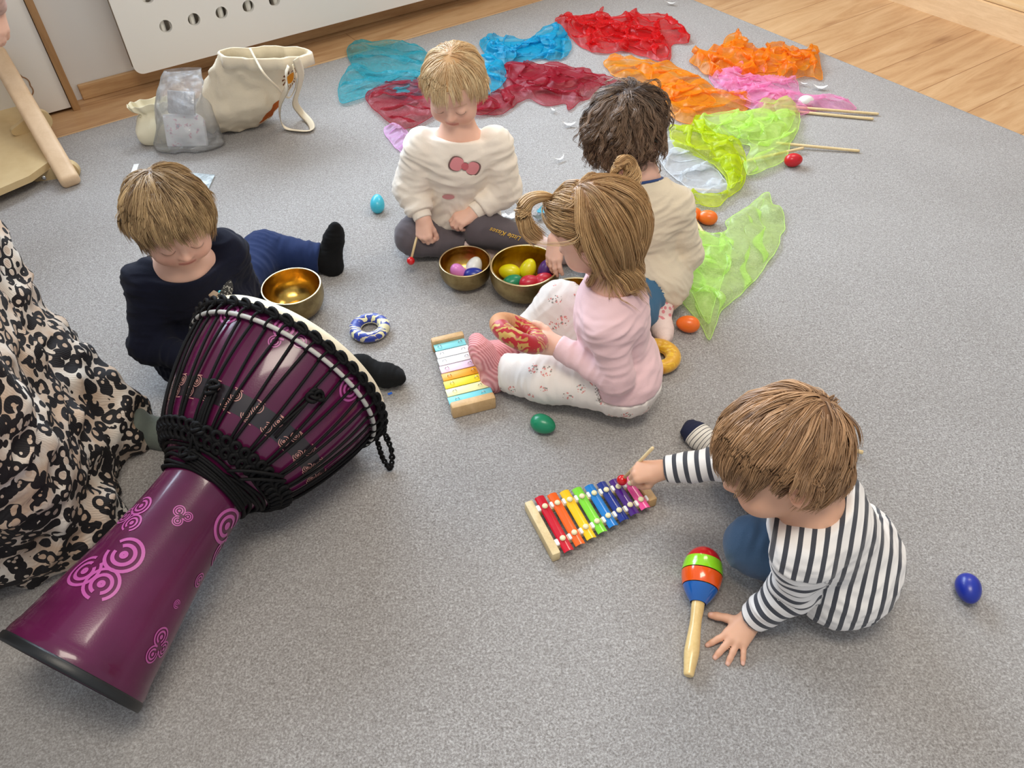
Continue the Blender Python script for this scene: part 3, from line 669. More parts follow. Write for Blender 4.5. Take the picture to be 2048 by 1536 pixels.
    put('crown_knots', mb.mesh(), rope, t)
    # vertical ropes, each a part
    hb = .390
    for k in range(K):
        a0 = 2*PI*k/K; a1 = a0+(.075 if k % 2 else -.02)
        hs = np.linspace(L-.038, hb, 22); u = np.linspace(0, 1, 22); th = a0+(a1-a0)*u; of = .0075-.004*np.sin(u*PI)*(0)+0
        bulge = np.linspace(1, 0, 22); p = S(th, hs, .0052)
        P, q, tr = tubes(p[None], .0026, 7); put('tension_rope', MB().add(P, q, tr).mesh(), rope, t)
    # bottom ring with its loops, then the wraps round the neck
    ringtube('bottom_ring', hb-.004, rad(hb-.004)+.006, .005, rope)
    mb = MB()
    for k in range(K):
        a0 = 2*PI*k/K; w = 2*PI/K*.42; aa = np.linspace(0, 2*PI, 12, endpoint=False)
        for hh, ro in ((hb+.002, .009), (hb-.012, .007)):
            h_ = hh+.006*np.sin(aa); p = S(a0+w*np.cos(aa)+(.07 if hh < hb else 0), h_, ro+.003*np.cos(aa)); P, q, _ = tubes(p[None], .0040, 6, closed=True); mb.add(P, q)
    put('bottom_knots', mb.mesh(), rope, t)
    mb = MB()
    for k, (h, o, rt) in enumerate(((.338, .004, .0035), (.345, .0045, .0035), (.352, .004, .0035), (.359, .004, .0033), (.366, .003, .0033), (.374, .003, .003))):
        a = np.linspace(0, 2*PI, 140, endpoint=False); hh = h+.003*np.sin(a*2+k)+.0015*np.sin(5*a+k*2)
        P, q, _ = tubes(S(a, hh, o+.0015*np.sin(3*a+k))[None], rt, 8, closed=True); mb.add(P, q)
    put('neck_wrap', mb.mesh(), rope, t)
    # slanting bundle and loose ends on the camera side
    mb = MB(); th0, h0 = hit(380, 915); th1, h1 = hit(478, 1010)
    for k in range(5):
        u = np.linspace(0, 1, 24); th = th0+(th1-th0)*u+.10*np.sin(u*PI)*(k-2)*.15; h = h0+(.336-h0)*u-.0*u+(k-2)*.0042
        P, q, tr = tubes(S(th, np.clip(h, .3, .6), .0085+.002*(k % 2))[None], .003, 7); mb.add(P, q, tr)
    for (x0, y0), (x1, y1), oo in (((470, 960), (560, 958), .012), ((450, 945), (555, 950), .014), ((385, 860), (400, 905), .008), ((395, 870), (385, 910), .009)):
        ta, ha = hit(x0, y0); tb, hb2 = hit(x1, y1); u = np.linspace(0, 1, 14); P, q, tr = tubes(S(ta+(tb-ta)*u, ha+(hb2-ha)*u, oo+.004*np.sin(u*PI))[None], .003, 7); mb.add(P, q, tr)
    for cx_, cy_ in ((432, 778), (425, 788), (624, 790), (617, 797), (632, 793), (397, 862), (404, 868), (375, 912), (383, 918), (392, 916)):
        ta, ha = hit(cx_, cy_); c = S(np.array(ta), np.array(ha), .011); aa = np.linspace(0, 2*PI, 14, endpoint=False); N_ = math.cos(ta)*X+math.sin(ta)*Y; T_ = np.cross(N_, ax)
        p = c+.0075*np.cos(aa)[:, None]*ax+.0085*np.sin(aa)[:, None]*T_+.003*np.sin(2*aa)[:, None]*N_; P, q, _ = tubes(p[None], .0036, 7, closed=True); mb.add(P, q)
    for (x0, y0), (x1, y1) in (((430, 790), (405, 862)), ((426, 792), (400, 862)), ((436, 792), (410, 864)), ((615, 800), (560, 850)), ((612, 802), (545, 878))):
        ta, ha = hit(x0, y0); tb, hb2 = hit(x1, y1); u = np.linspace(0, 1, 16); P, q, tr = tubes(S(ta+(tb-ta)*u, ha+(hb2-ha)*u, .010)[None], .0026, 7); mb.add(P, q, tr)
    put('rope_knots', mb.mesh(), rope, t)
    # hanging chain of knotted rope at the rim
    mb = MB(); pth = spline([J(756, 838, .15), J(765, 850, .125), J(772, 872, .08), J(783, 900, .045), J(783, 930, .02), J(777, 934, .018), J(765, 915, .028), J(757, 890, .05), J(750, 868, .075), J(738, 860, .08)], 90)
    for ph in (0, PI):
        tg = np.gradient(pth, axis=0); n1 = np.cross(tg, UZ); n1 /= np.linalg.norm(n1, axis=1)[:, None]; n2 = np.cross(n1, tg); n2 /= np.linalg.norm(n2, axis=1)[:, None]; s = np.linspace(0, 24*PI, 90)+ph
        P, q, tr = tubes((pth+.0035*np.cos(s)[:, None]*n1+.0035*np.sin(s)[:, None]*n2)[None], .0026, 6); mb.add(P, q, tr)
    for k in range(4, 86, 6):
        c = pth[k]; aa = np.linspace(0, 2*PI, 10, endpoint=False); g1 = nrm(RNG.normal(size=3)); g2 = nrm(np.cross(g1, RNG.normal(size=3))); P, q, _ = tubes((c+.0048*np.cos(aa)[:, None]*g1+.0048*np.sin(aa)[:, None]*g2)[None], .0024, 6, closed=True); mb.add(P, q)
    put('knotted_cord', mb.mesh(), rope, t)
    # dark band round the bowl with pale scrolls
    def surf_patch(name, th, h, off, m_, quads, flip=False): put(name, np_mesh('p', S(np.array(th), np.array(h), off), quads), m_, t)
    a = np.linspace(0, 2*PI, 160, endpoint=False); hc_ = hit(528, 838)[1]; hl = np.linspace(hc_-.0165, hc_+.0165, 5); TH_, HH = np.meshgrid(a, hl, indexing='ij'); i = np.arange(160)[:, None]; j = np.arange(4)[None]
    q = np.stack([i*5+j, (i+1) % 160*5+j, (i+1) % 160*5+j+1, i*5+j+1], -1).reshape(-1, 4)
    band = put('pattern_band', np_mesh('b', S(TH_, HH, .0004).reshape(-1, 3), q), mat('band_black', srgb(34, 26, 32), .35, coat=.4), t)
    def ringpatch(mb, th, h, r0, r1, g0=0, g1=2*PI, off=.0009, sq=1.0):
        g = np.linspace(g0, g1, 30); rc = rad(h)
        if h > L-.02: return
        pts = []
        for rr_ in (r0, r1): pts.append(S(th+rr_*np.cos(g)/rc*sq, h+rr_*np.sin(g), off))
        P = np.concatenate(pts); k = np.arange(29); mb.add(P, np.stack([k, k+1, k+31, k+30], 1))
    mb = MB(); rg = random.Random(4)
    for k in range(24):
        th = 2*PI*k/24
        for (dt, dh, r_) in ((-.03, .009, .0095), (.03, -.009, .009)):
            ringpatch(mb, th+dt, hc_+dh, r_*.86, r_, .4+rg.random(), 5.6+rg.random()); ringpatch(mb, th+dt, hc_+dh, r_*.5, r_*.62, rg.random()*2, 5.5+rg.random()); ringpatch(mb, th+dt, hc_+dh, r_*.1, r_*.28)
        for dh in (-.0195, .0185):
            g = np.linspace(th-.075, th+.02, 8); P = np.concatenate([S(g, np.full(8, hc_+dh), .0009), S(g, np.full(8, hc_+dh+.0012), .0009)]); kk = np.arange(7); mb.add(P, np.stack([kk, kk+1, kk+9, kk+8], 1))
    put('band_scrolls', mb.mesh(), mat('scroll_beige', srgb(206, 150, 140), .4), band)
    # pink circle ornaments
    pinkm = mat('ornament_pink', srgb(178, 80, 148), .35, coat=.3)
    def trio(px, py, R, cs, rot=0):
        mb = MB(); th, h = hit(px, py)
        for (u, v_, s) in cs:
            r_ = R*s; c, sn = math.cos(rot), math.sin(rot); uu, vv = R*(u*c-v_*sn), R*(u*sn+v_*c); tt_ = th+uu/rad(h); hh = h+vv; g = math.atan2(v_, u)+rot
            ringpatch(mb, tt_, hh, r_*.82, r_, g+PI+.35, g+3*PI-.35, .0008); ringpatch(mb, tt_, hh, r_*.44, r_*.64, g+PI+.5, g+3*PI-.2, .0008); ringpatch(mb, tt_, hh, .0005, r_*.22, 0, 2*PI, .0008)
        put('circle_ornament', mb.mesh(), pinkm, t)
    T3 = [(.95, .55, 1.0), (-.75, .75, .85), (-.1, -.85, .9)]
    [trio(x_, y_, r_, [(0, 0, 1)], a_) for x_, y_, r_, a_ in ((248, 1110, .0300, 3.4), (170, 1142, .0270, 5.0), (203, 1168, .0270, 1.2), (283, 1012, .0185, 3.6), (252, 1032, .0165, 5.2), (264, 1046, .0165, 1.4))]; trio(362, 1034, .0095, T3, .2); trio(454, 1052, .031, [(0, 0, 1), (-1.1, -1.2, .8)], 0); trio(316, 1296, .015, T3, .6); trio(398, 1160, .012, [(0, 0, 1)], 0)
    trio(575, 672, .022, [(.5, .3, 1.0), (-.9, .4, .55), (.3, -1.0, .5)], .3); trio(712, 760, .024, T3, 0); trio(463, 625, .020, [(0, 0, 1.2)], 0); trio(353, 1208, .007, [(0, 0, 1)], 0)
    # bead and feather ornament tied at the rim
    p = J(445, 594, .36); wb = mat('wood_bead', srgb(150, 128, 104), .6)
    put('bead', box(frame(V(.6, .8, .2), UZ), J(430, 592, .352), (.017, .015, .012), .002), wb, t)
    bm = bmesh.new()
    for px, py, z in ((440, 584, .37), (446, 581, .372), (443, 588, .368)): bmesh.ops.create_icosphere(bm, subdivisions=2, radius=.0034, matrix=Matrix.Translation(Vector(J(px, py, z))))
    put('bead', bm_mesh(bm, smooth=True), mat('turquoise_bead', srgb(70, 190, 205), .3), t)
    fs = spline([J(440, 597, .36), J(452, 585, .375), J(458, 573, .39), J(462, 560, .405)], 16); wd = .009*np.sin(np.linspace(.15, 1, 16)*PI)**.7+.0005; sd = nrm(np.cross(fs[-1]-fs[0], EYE-fs[0]))
    P = np.concatenate([fs+wd[:, None]*sd, fs+UZ*.001, fs-wd[:, None]*sd]); k = np.arange(15); fm, ft, fb = nt('guinea_feather'); vo = tex(ft, 'Voronoi', 260, objco(ft)); r = ramp(ft, [(.3, srgb(214, 212, 206)), (.4, srgb(52, 50, 52))]); lnk(ft, vo.outputs['Distance'], r.inputs[0]); lnk(ft, r.outputs[0], fb.inputs['Base Color'])
    put('feather', np_mesh('f', P, np.concatenate([np.stack([k, k+1, k+17, k+16], 1), np.stack([k+16, k+17, k+33, k+32], 1)])), fm, t)
    P, q, tr = tubes(spline([J(452, 600, .345), J(447, 590, .36), J(432, 590, .355)], 12)[None], .0012, 5); put('thong', MB().add(P, q, tr).mesh(), rope, t)
djembe()
# ================================================================== people: library
SKIN = {}
def skin_mat(name, tone):
    m, t, b = nt('skin_'+name); at = t.nodes.new('ShaderNodeAttribute'); at.attribute_name = 'Col'
    n = tex(t, 'Noise', 14, objco(t), Detail=3); c = mixc(t, math_n(t, 'MULTIPLY', n.outputs['Fac'], .25), at.outputs['Color'], tuple(np.array(tone[:3])*V(1.0, .78, .72))+(1,))
    lnk(t, c, b.inputs['Base Color']); b.inputs['Roughness'].default_value = .5; b.inputs['Subsurface Weight'].default_value = .12; b.inputs['Subsurface Radius'].default_value = (.010, .004, .002); b.inputs['Subsurface Scale'].default_value = 1
    b.inputs['Specular IOR Level'].default_value = .35; n2 = tex(t, 'Noise', 500, objco(t)); bumpn(t, b, n2.outputs['Fac'], .12, .0005); return m
def head_parts(c, Fh, s=1.0):
    """Fh columns: side (person's right), face direction, up of the head"""
    T = lambda x, y, z: c+Fh@(V(x, y, z)*s)
    e = lambda x, y, z, a, b, d, R=None: ell(T(x, y, z), V(a, b, d)*s, Fh if R is None else Fh@R)
    cran = e(0, -.008, .020, .0735, .088, .0745)
    face = U(.022*s, cran, e(0, .026, -.032, .054, .054, .058), e(.032, .050, -.036, .026, .026, .025), e(-.032, .050, -.036, .026, .026, .025), e(0, .056, -.072, .019, .018, .015), e(0, -.03, -.045, .048, .045, .04))
    face = Sub(.016*s, face, e(.029, .089, -.002, .017, .013, .011), e(-.029, .089, -.002, .017, .013, .011))
    face = U(.007*s, face, e(.0285, .0665, -.006, .0145, .0145, .0115), e(-.0285, .0665, -.006, .0145, .0145, .0115))
    face = U(.009*s, face, cap(T(0, .076, .000), T(0, .0885, -.022), .0055*s, .0082*s), e(.0075, .082, -.0255, .0052, .006, .0048), e(-.0075, .082, -.0255, .0052, .006, .0048))
    face = U(.004*s, face, e(0, .0775, -.0445, .0165, .0065, .0045), e(0, .0755, -.0515, .0135, .0065, .0052))
    Ry = lambda a: np.array([[math.cos(a), 0, math.sin(a)], [0, 1, 0], [-math.sin(a), 0, math.cos(a)]])
    Rz = lambda a: np.array([[math.cos(a), -math.sin(a), 0], [math.sin(a), math.cos(a), 0], [0, 0, 1]])
    for sx in (1, -1):
        R = Rz(-sx*.45)@Ry(sx*.15)
        ear = Sub(.004*s, e(sx*.0775, -.008, -.012, .0075, .0175, .026, R), e(sx*.0835, -.003, -.010, .006, .0095, .016, R))
        ear = U(.003*s, ear, e(sx*.077, -.001, -.014, .004, .004, .006, R)); face = U(.006*s, face, ear)
    return face, cran
def head_colour(P, c, Fh, s, skin, brow, blush=.5):
    q = ((P-c)@Fh)/s; x, y, z = q[:, 0], q[:, 1], q[:, 2]; col = np.tile(np.array(skin[:3]), (len(P), 1))
    def m(mask, target, k=1.0):
        nonlocal col; w = (mask*k)[:, None]; col = col*(1-w)+np.array(target[:3])*w
    g = lambda d, r, p=2: np.exp(-(np.abs(d)/r)**p)
    inh = (y > .02)
    for sx in (1, -1): m(inh*g(x-sx*.035, .020)*g(z+.034, .017), np.array(skin[:3])*V(1.02, .70, .66), blush)
    m(inh*g(x, .012)*g(z+.024, .008)*(y > .08), np.array(skin[:3])*V(1.0, .76, .72), .5)
    lip = (np.abs(x) < .0175)*(y > .066)*g(z+.048+.0*x, .0065, 4); m(lip, srgb(196, 104, 98), .75); m((np.abs(x) < .016)*(y > .066)*g(z+.0478, .0009, 2), srgb(120, 50, 50), .7)
    for sx in (1, -1):
        dx = x-sx*.0285; arc = -.0115+.010*(dx/.0135)**2*.6
        m((y > .05)*(np.abs(dx) < .0135)*g(z-arc, .0014, 2), srgb(58, 40, 32), .92)
        bz = .0135-.12*np.abs(dx)*(sx*dx > 0)-.03*np.abs(dx); m((y > .04)*(np.abs(dx-sx*.001) < .0155)*g(z-bz, .0021), brow, .5)
    ear = (np.abs(x) > .071)*(np.abs(y+.008) < .025)*(np.abs(z+.012) < .03); m(ear*1.0, np.array(skin[:3])*V(1.0, .72, .66), .35)
    return col
def hand_parts(wr, yd, zd, side, pose, s=1.0, nails=None):
    """wr wrist; yd along the fingers; zd back of the hand; side +1 left hand, -1 right hand"""
    F = frame(yd, zd); X, Y, Z = F[:, 0]*side, F[:, 1], F[:, 2]; T = lambda x, y, z: wr+(X*x+Y*y+Z*z)*s
    kn = [(.0165, .046, 0), (.0062, .0495, .002), (-.0048, .0475, .001), (-.0145, .042, -.001)]; lens = [(.0165, .0115, .0100), (.0180, .0125, .0105), (.0165, .0118, .0100), (.0130, .0092, .0088)]; rs = [.0063, .0065, .0062, .0054]
    palm = None
    for i, k in enumerate(kn):
        f = cap(T(k[0]*.45, .002, 0), T(k[0], k[1]-.004, k[2]-.001), .0118*s, (.0086-.0004*i)*s); palm = f if palm is None else U(.008*s, palm, f)
    palm = U(.008*s, palm, ell(T(.011, .018, -.005), V(.011, .017, .009)*s, F), ell(T(-.010, .02, -.004), V(.009, .018, .008)*s, F))
    curl = pose.get('curl', [(.3, .3, .2)]*4); spread = pose.get('spread', (.12, .03, -.05, -.16)); fs = []
    for i in range(4):
        p = T(*kn[i]); d0 = X*math.sin(spread[i])+Y*math.cos(spread[i]); a = 0; segs = []; r = rs[i]*s
        for j in range(3):
            a += curl[i][j]; d = d0*math.cos(a)-Z*math.sin(a); q = p+d*lens[i][j]*s; r2 = r*(.93 if j < 2 else .86); segs.append(cap(p, q, r, r2)); p = q; r = r2
        fs.append(U(.002*s, *segs))
        if nails is not None: nails.append((p-d*.0005*s+(d0*math.sin(a)+Z*math.cos(a))*r*.9, (d0*math.sin(a)+Z*math.cos(a))))
    tb = T(.013, .014, -.004); td = pose.get('thumb', (.75, .62, -.2)); td = X*td[0]+Y*td[1]+Z*td[2]; td = nrm(td); tb2 = pose.get('thumb2', None)
    t2 = nrm(td if tb2 is None else X*tb2[0]+Y*tb2[1]+Z*tb2[2]); p1 = tb+td*.021*s; p2 = p1+td*.004*s+t2*.012*s; p3 = p2+t2*.011*s
    th = U(.003*s, cap(tb, p1, .0098*s, .0076*s), cap(p1, p2, .0074*s, .007*s), cap(p2, p3, .007*s, .006*s))
    if nails is not None: n = nrm(np.cross(t2, np.cross(Z+X*.6, t2))); nails.append((p3+n*.0055*s, n))
    fing = lambda P: np.minimum(np.minimum(np.minimum(fs[0](P), fs[1](P)), fs[2](P)), fs[3](P))
    return U(.005*s, palm, fing, th)
def foot_parts(an, yd, zd, s=1.0, inf=0.0):
    F = frame(yd, zd); T = lambda x, y, z: an+F@(V(x, y, z)*s)
    return U(.016*s, cap(T(0, -.014, -.018), T(0, 0, .0), .0205*s+inf, .0215*s+inf), cap(T(0, -.012, -.019), T(.002, .062, -.022), .0195*s+inf, .0165*s+inf), cap(T(0, .0, -.004), T(0, .05, -.016), .02*s+inf, .017*s+inf), cap(T(.010, .055, -.022), T(.011, .082, -.025), .0155*s+inf, .011*s+inf), cap(T(-.011, .052, -.023), T(-.010, .072, -.026), .0145*s+inf, .0098*s+inf))
def bone_fields(P, bones):
    """softly weighted along-bone coordinates for folds: returns per-bone (weight, t, s, axial coordinate)"""
    D = []; Tt = []; L = []
    for a, b in bones:
        a = V(a); b = V(b); ab = b-a; l = np.linalg.norm(ab); t = np.clip(((P-a)@ab)/(l*l), 0, 1); D.append(np.linalg.norm(P-a-t[:, None]*ab, axis=1)); Tt.append(t); L.append(l)
    D = np.array(D); w = np.exp(-(D-D.min(0))/.012); w /= w.sum(0); return w, np.array(Tt), D, np.array(L)
def folds(P, bones, amp, along=.020, across=.07, seed=1, ends=.5):
    w, t, D, L = bone_fields(P, bones); out = np.zeros(len(P))
    for i, (a, b) in enumerate(bones):
        d = nrm(V(b)-V(a)); ax = (P-V(a))@d; q = (P-ax[:, None]*d)/across+np.outer(ax/along, d); n = noise(q, 1.0, seed+i); r = 1-2*np.abs(n); r = r*.8+.5*noise(q, 2.1, seed+i+9)
        e = ends+(1-ends)*(np.exp(-(t[i]*L[i]/.05)**2)+np.exp(-((1-t[i])*L[i]/.05)**2)); out += w[i]*r*e
    return out*amp
def garment(fn, pts, h, mat_, name, parent, bones=None, amp=0, along=.02, across=.07, seed=1, pad=.1, attrs=None, big=0, ends=.5, damp=None):
    lo, hi = bounds(pts, pad); P, q = sdf_arrays(fn, lo, hi, h); P = relax(P, q, 2, .5); N = vnormals(P, q)
    if bones and amp:
        f = folds(P, bones, amp, along, across, seed, ends)
        if big: f = f+big*noise(P, 22, seed+3)
        if damp is not None: f = f*damp(P)
        P = P+N*f[:, None]
    P = relax(P, q, 1, .3); P[:, 2] = np.maximum(P[:, 2], CZ+.0005)
    me = np_mesh(name, P, q)
    if attrs: attrs(me, P)
    return put(name, me, mat_, parent)
# ------------------------------------------------------------------ hair
def hair_mat(name, dark, light, rough=.42):
    m, t, b = nt('hair_'+name); at = t.nodes.new('ShaderNodeAttribute'); at.attribute_name = 'tone'; r = ramp(t, [(.1, dark), (.9, light)]); lnk(t, at.outputs['Fac'], r.inputs[0]); lnk(t, r.outputs[0], b.inputs['Base Color'])
    b.inputs['Roughness'].default_value = rough; b.inputs['Specular IOR Level'].default_value = .45; b.inputs['Anisotropic'].default_value = .4; return m
def push_out(p, els, off):
    for c, r, F in els:
        q = (p-c)@F/(r+off); k = np.linalg.norm(q, axis=-1, keepdims=True); ins = k < 1; q = np.where(ins, q/np.maximum(k, 1e-6), q); p = np.where(ins, c+(q*(r+off))@F.T, p)
    return p
def sdf_push(p, fn, off):
    off = np.broadcast_to(off, (len(p), 1))[:, 0]
    for _ in range(2):
        P = p.astype(np.float32); d = fn(P); m = d < off
        if not m.any(): break
        e = 1.5e-3; Q = P[m]; G = np.stack([fn(Q+np.float32(e)*np.eye(3, dtype=np.float32)[k])-fn(Q-np.float32(e)*np.eye(3, dtype=np.float32)[k]) for k in range(3)], 1); G /= np.linalg.norm(G, axis=1, keepdims=True)+1e-9
        p = p.copy(); p[m] += G*(off[m]-d[m])[:, None]
    return p
def make_hair(parent, c, Fh, s, spec, mat_, fn=None):
    rg = np.random.default_rng(spec.get('seed', 1)); T = lambda q: c+(q*s)@Fh.T
    C0 = V(0, -.008, .020); R0 = V(.0735, .088, .0745); pole = nrm(spec.get('pole', (0, -.45, .9)))
    def hairline(n):                                  # lowest z (unit) where hair is rooted, from front to nape
        y = n[:, 1]; return np.interp(y, [-1, -.7, -.35, 0, .35, .7, 1], spec.get('line', [-.72, -.75, -.62, -.30, .02, .42, .55]))
    G = spec.get('guides', 520); n = rg.normal(size=(G*6, 3)); n /= np.linalg.norm(n, axis=1)[:, None]; n = n[n[:, 2] > hairline(n)+.02*rg.normal(size=len(n))][:G]; G = len(n)
    els = [(T(C0[None])[0], R0*s, Fh), (T(V(0, .026, -.032)[None])[0], V(.056, .056, .060)*s, Fh), (T(V(0, -.02, -.06)[None])[0], V(.045, .045, .05)*s, Fh)]+spec.get('obst', [])
    lay = rg.uniform(0, 1, G)*spec.get('vol', .010)+.0015; p = T(C0+n*(R0+.001/s)); S = spec.get('steps', 16)
    Ln = spec['length'](n, rg) if callable(spec['length']) else np.full(G, spec['length']); Ln = Ln*rg.uniform(.82, 1.12, G)*s; step = Ln/(S-1)
    if fn is not None: p = sdf_push(p, fn, np.full((len(p), 1), .0004))
    polew = Fh@pole; grav = V(0, 0, -1.); path = [p]; d = None; cur = spec.get('curl', 0); ph = rg.uniform(0, 6.28, G); nz = spec.get('mess', .25); sw = spec.get('swirl', .25)
    for k in range(S-1):
        nn = (p-els[0][0])@Fh/els[0][1]; nn /= np.linalg.norm(nn, axis=1)[:, None]; nw = (nn/els[0][1]*s)@Fh.T; nw /= np.linalg.norm(nw, axis=1)[:, None]
        tf = -(polew-(nw@polew)[:, None]*nw); tl = np.linalg.norm(tf, axis=1)[:, None]; tf = tf/np.maximum(tl, .15); tf = tf+sw*np.cross(nw, tf)*np.exp(-tl*2)
        if 'flow' in spec: tf = spec['flow'](nn, nw, tf, Fh, p)
        u = k/(S-1); gw = spec.get('grav', .5)*u**1.2
        dd = tf*(1-.6*gw)+grav*gw+nz*np.stack([noise(p+ph[:, None]*.002, 34, 3+i) for i in range(3)], 1)+nw*spec.get('lift', .0)*(1-u)
        if cur: dd = dd+cur*u**.5*(np.cos(ph+k*spec.get('cfreq', .9))[:, None]*np.cross(nw, tf)+np.sin(ph+k*spec.get('cfreq', .9))[:, None]*nw)
        dd /= np.linalg.norm(dd, axis=1)[:, None]+1e-9; d = dd if d is None else d*.45+dd*.55; d /= np.linalg.norm(d, axis=1)[:, None]
        p = p+d*step[:, None]; off = (lay*(.4+.6*min(1, u*2.5)))[:, None]
        p = push_out(p, els[:1] if fn is not None else els, off)
        if fn is not None: p = sdf_push(p, fn, off*.8+.001)
        path.append(p)
    path = np.stack(path, 1); K = int(spec.get('per', 8)*1.35); w0 = spec.get('clump', .0065)*s
    tg = np.gradient(path, axis=1); tg /= np.linalg.norm(tg, axis=2, keepdims=True)+1e-9; nw = path-els[0][0]; nw /= np.linalg.norm(nw, axis=2, keepdims=True); sd = np.cross(tg, nw); sd /= np.linalg.norm(sd, axis=2, keepdims=True)+1e-9
    u = np.linspace(0, 1, S)[None, None, :, None]; a = rg.uniform(-1, 1, (G, K, 1, 1)); b2 = rg.uniform(-.25, .35, (G, K, 1, 1)); cv = 1-spec.get('conv', .65)*u**1.3
    st = path[:, None]+sd[:, None]*a*w0*cv+nw[:, None]*b2*w0*cv; st = st+.0012*s*rg.normal(size=(G, K, 1, 3))*u; 
    st = st.reshape(-1, S, 3); cut = rg.uniform(spec.get('mincut', .68), 1, len(st))
    fi = np.linspace(0, 1, S)[None]*cut[:, None]*(S-1); i0 = np.minimum(fi.astype(int), S-2); fr_ = (fi-i0)[..., None]; ar = np.arange(len(st))[:, None]; st = st[ar, i0]*(1-fr_)+st[ar, i0+1]*fr_
    th = spec.get('thick', .00058)*s; prof = np.sqrt(np.clip(1-(np.linspace(0, 1, S))**3, 0.02, 1)); P, q, _ = tubes(st, np.broadcast_to(th*prof, (len(st), S)), 3)
    tone = np.repeat(np.clip(rg.normal(.5, .19, G)[:, None]+rg.normal(0, .12, (G, K)), 0, 1).ravel(), S*3)*.8+np.tile(np.repeat(np.linspace(0, .2, S), 3), len(st))
    mb = MB(); mb.add(P, q); tones = [tone]
    # scalp cap under the strands
    cf = ell(T(C0[None])[0], R0*s+.0022, Fh)
    hf = spec.get('headf')
    def capf(Q):
        d_ = cf(Q)
        if hf is not None: d_ = np.minimum(d_, hf(Q)-.0016)
        nn = ((Q-els[0][0])@Fh)/els[0][1]; nn = nn/(np.linalg.norm(nn, axis=1)[:, None]+1e-9); return np.maximum(d_, (hairline(nn)+.03-nn[:, 2])*.06*s)
    lo, hi = bounds([els[0][0]], .12*s); cp, cq = sdf_arrays(capf, lo, hi, .0035); mb.add(cp, cq); tones.append(np.full(len(cp), spec.get('captone', .12)))
    for extra in spec.get('extra', []): mb.add(extra[0], extra[1]); tones.append(extra[2])
    me = mb.mesh('hair'); setattrf(me, 'tone', np.concatenate(tones)); return put('hair', me, mat_, parent)
def tuft(pts, n, r0, r1, rg, thick=.0007, S=22, tone=.55):
    """a tied bunch of hair along a curve"""
    g = spline(pts, S); tg = np.gradient(g, axis=0); tg /= np.linalg.norm(tg, axis=1)[:, None]; x = np.cross(tg, V(.2, .3, 1)); x /= np.linalg.norm(x, axis=1)[:, None]; y = np.cross(tg, x)
    a = rg.uniform(0, 2*PI, n); rr = np.sqrt(rg.uniform(0, 1, n)); u = np.linspace(0, 1, S); R = r0+(r1-r0)*np.sin(u*PI*.62)**.8; L = rg.uniform(.78, 1.03, n)
    st = g[None]+(np.cos(a)*rr)[:, None, None]*(x*R[:, None])[None]+(np.sin(a)*rr)[:, None, None]*(y*R[:, None])[None]+.004*u[None, :, None]**1.5*rg.normal(size=(n, 1, 3))
    P, q, _ = tubes(st, np.broadcast_to(thick*np.sqrt(np.clip(1-u**4, .03, 1)), (n, S)), 3); return P, q, np.repeat(np.clip(rg.normal(tone, .2, n), 0, 1), S*3)
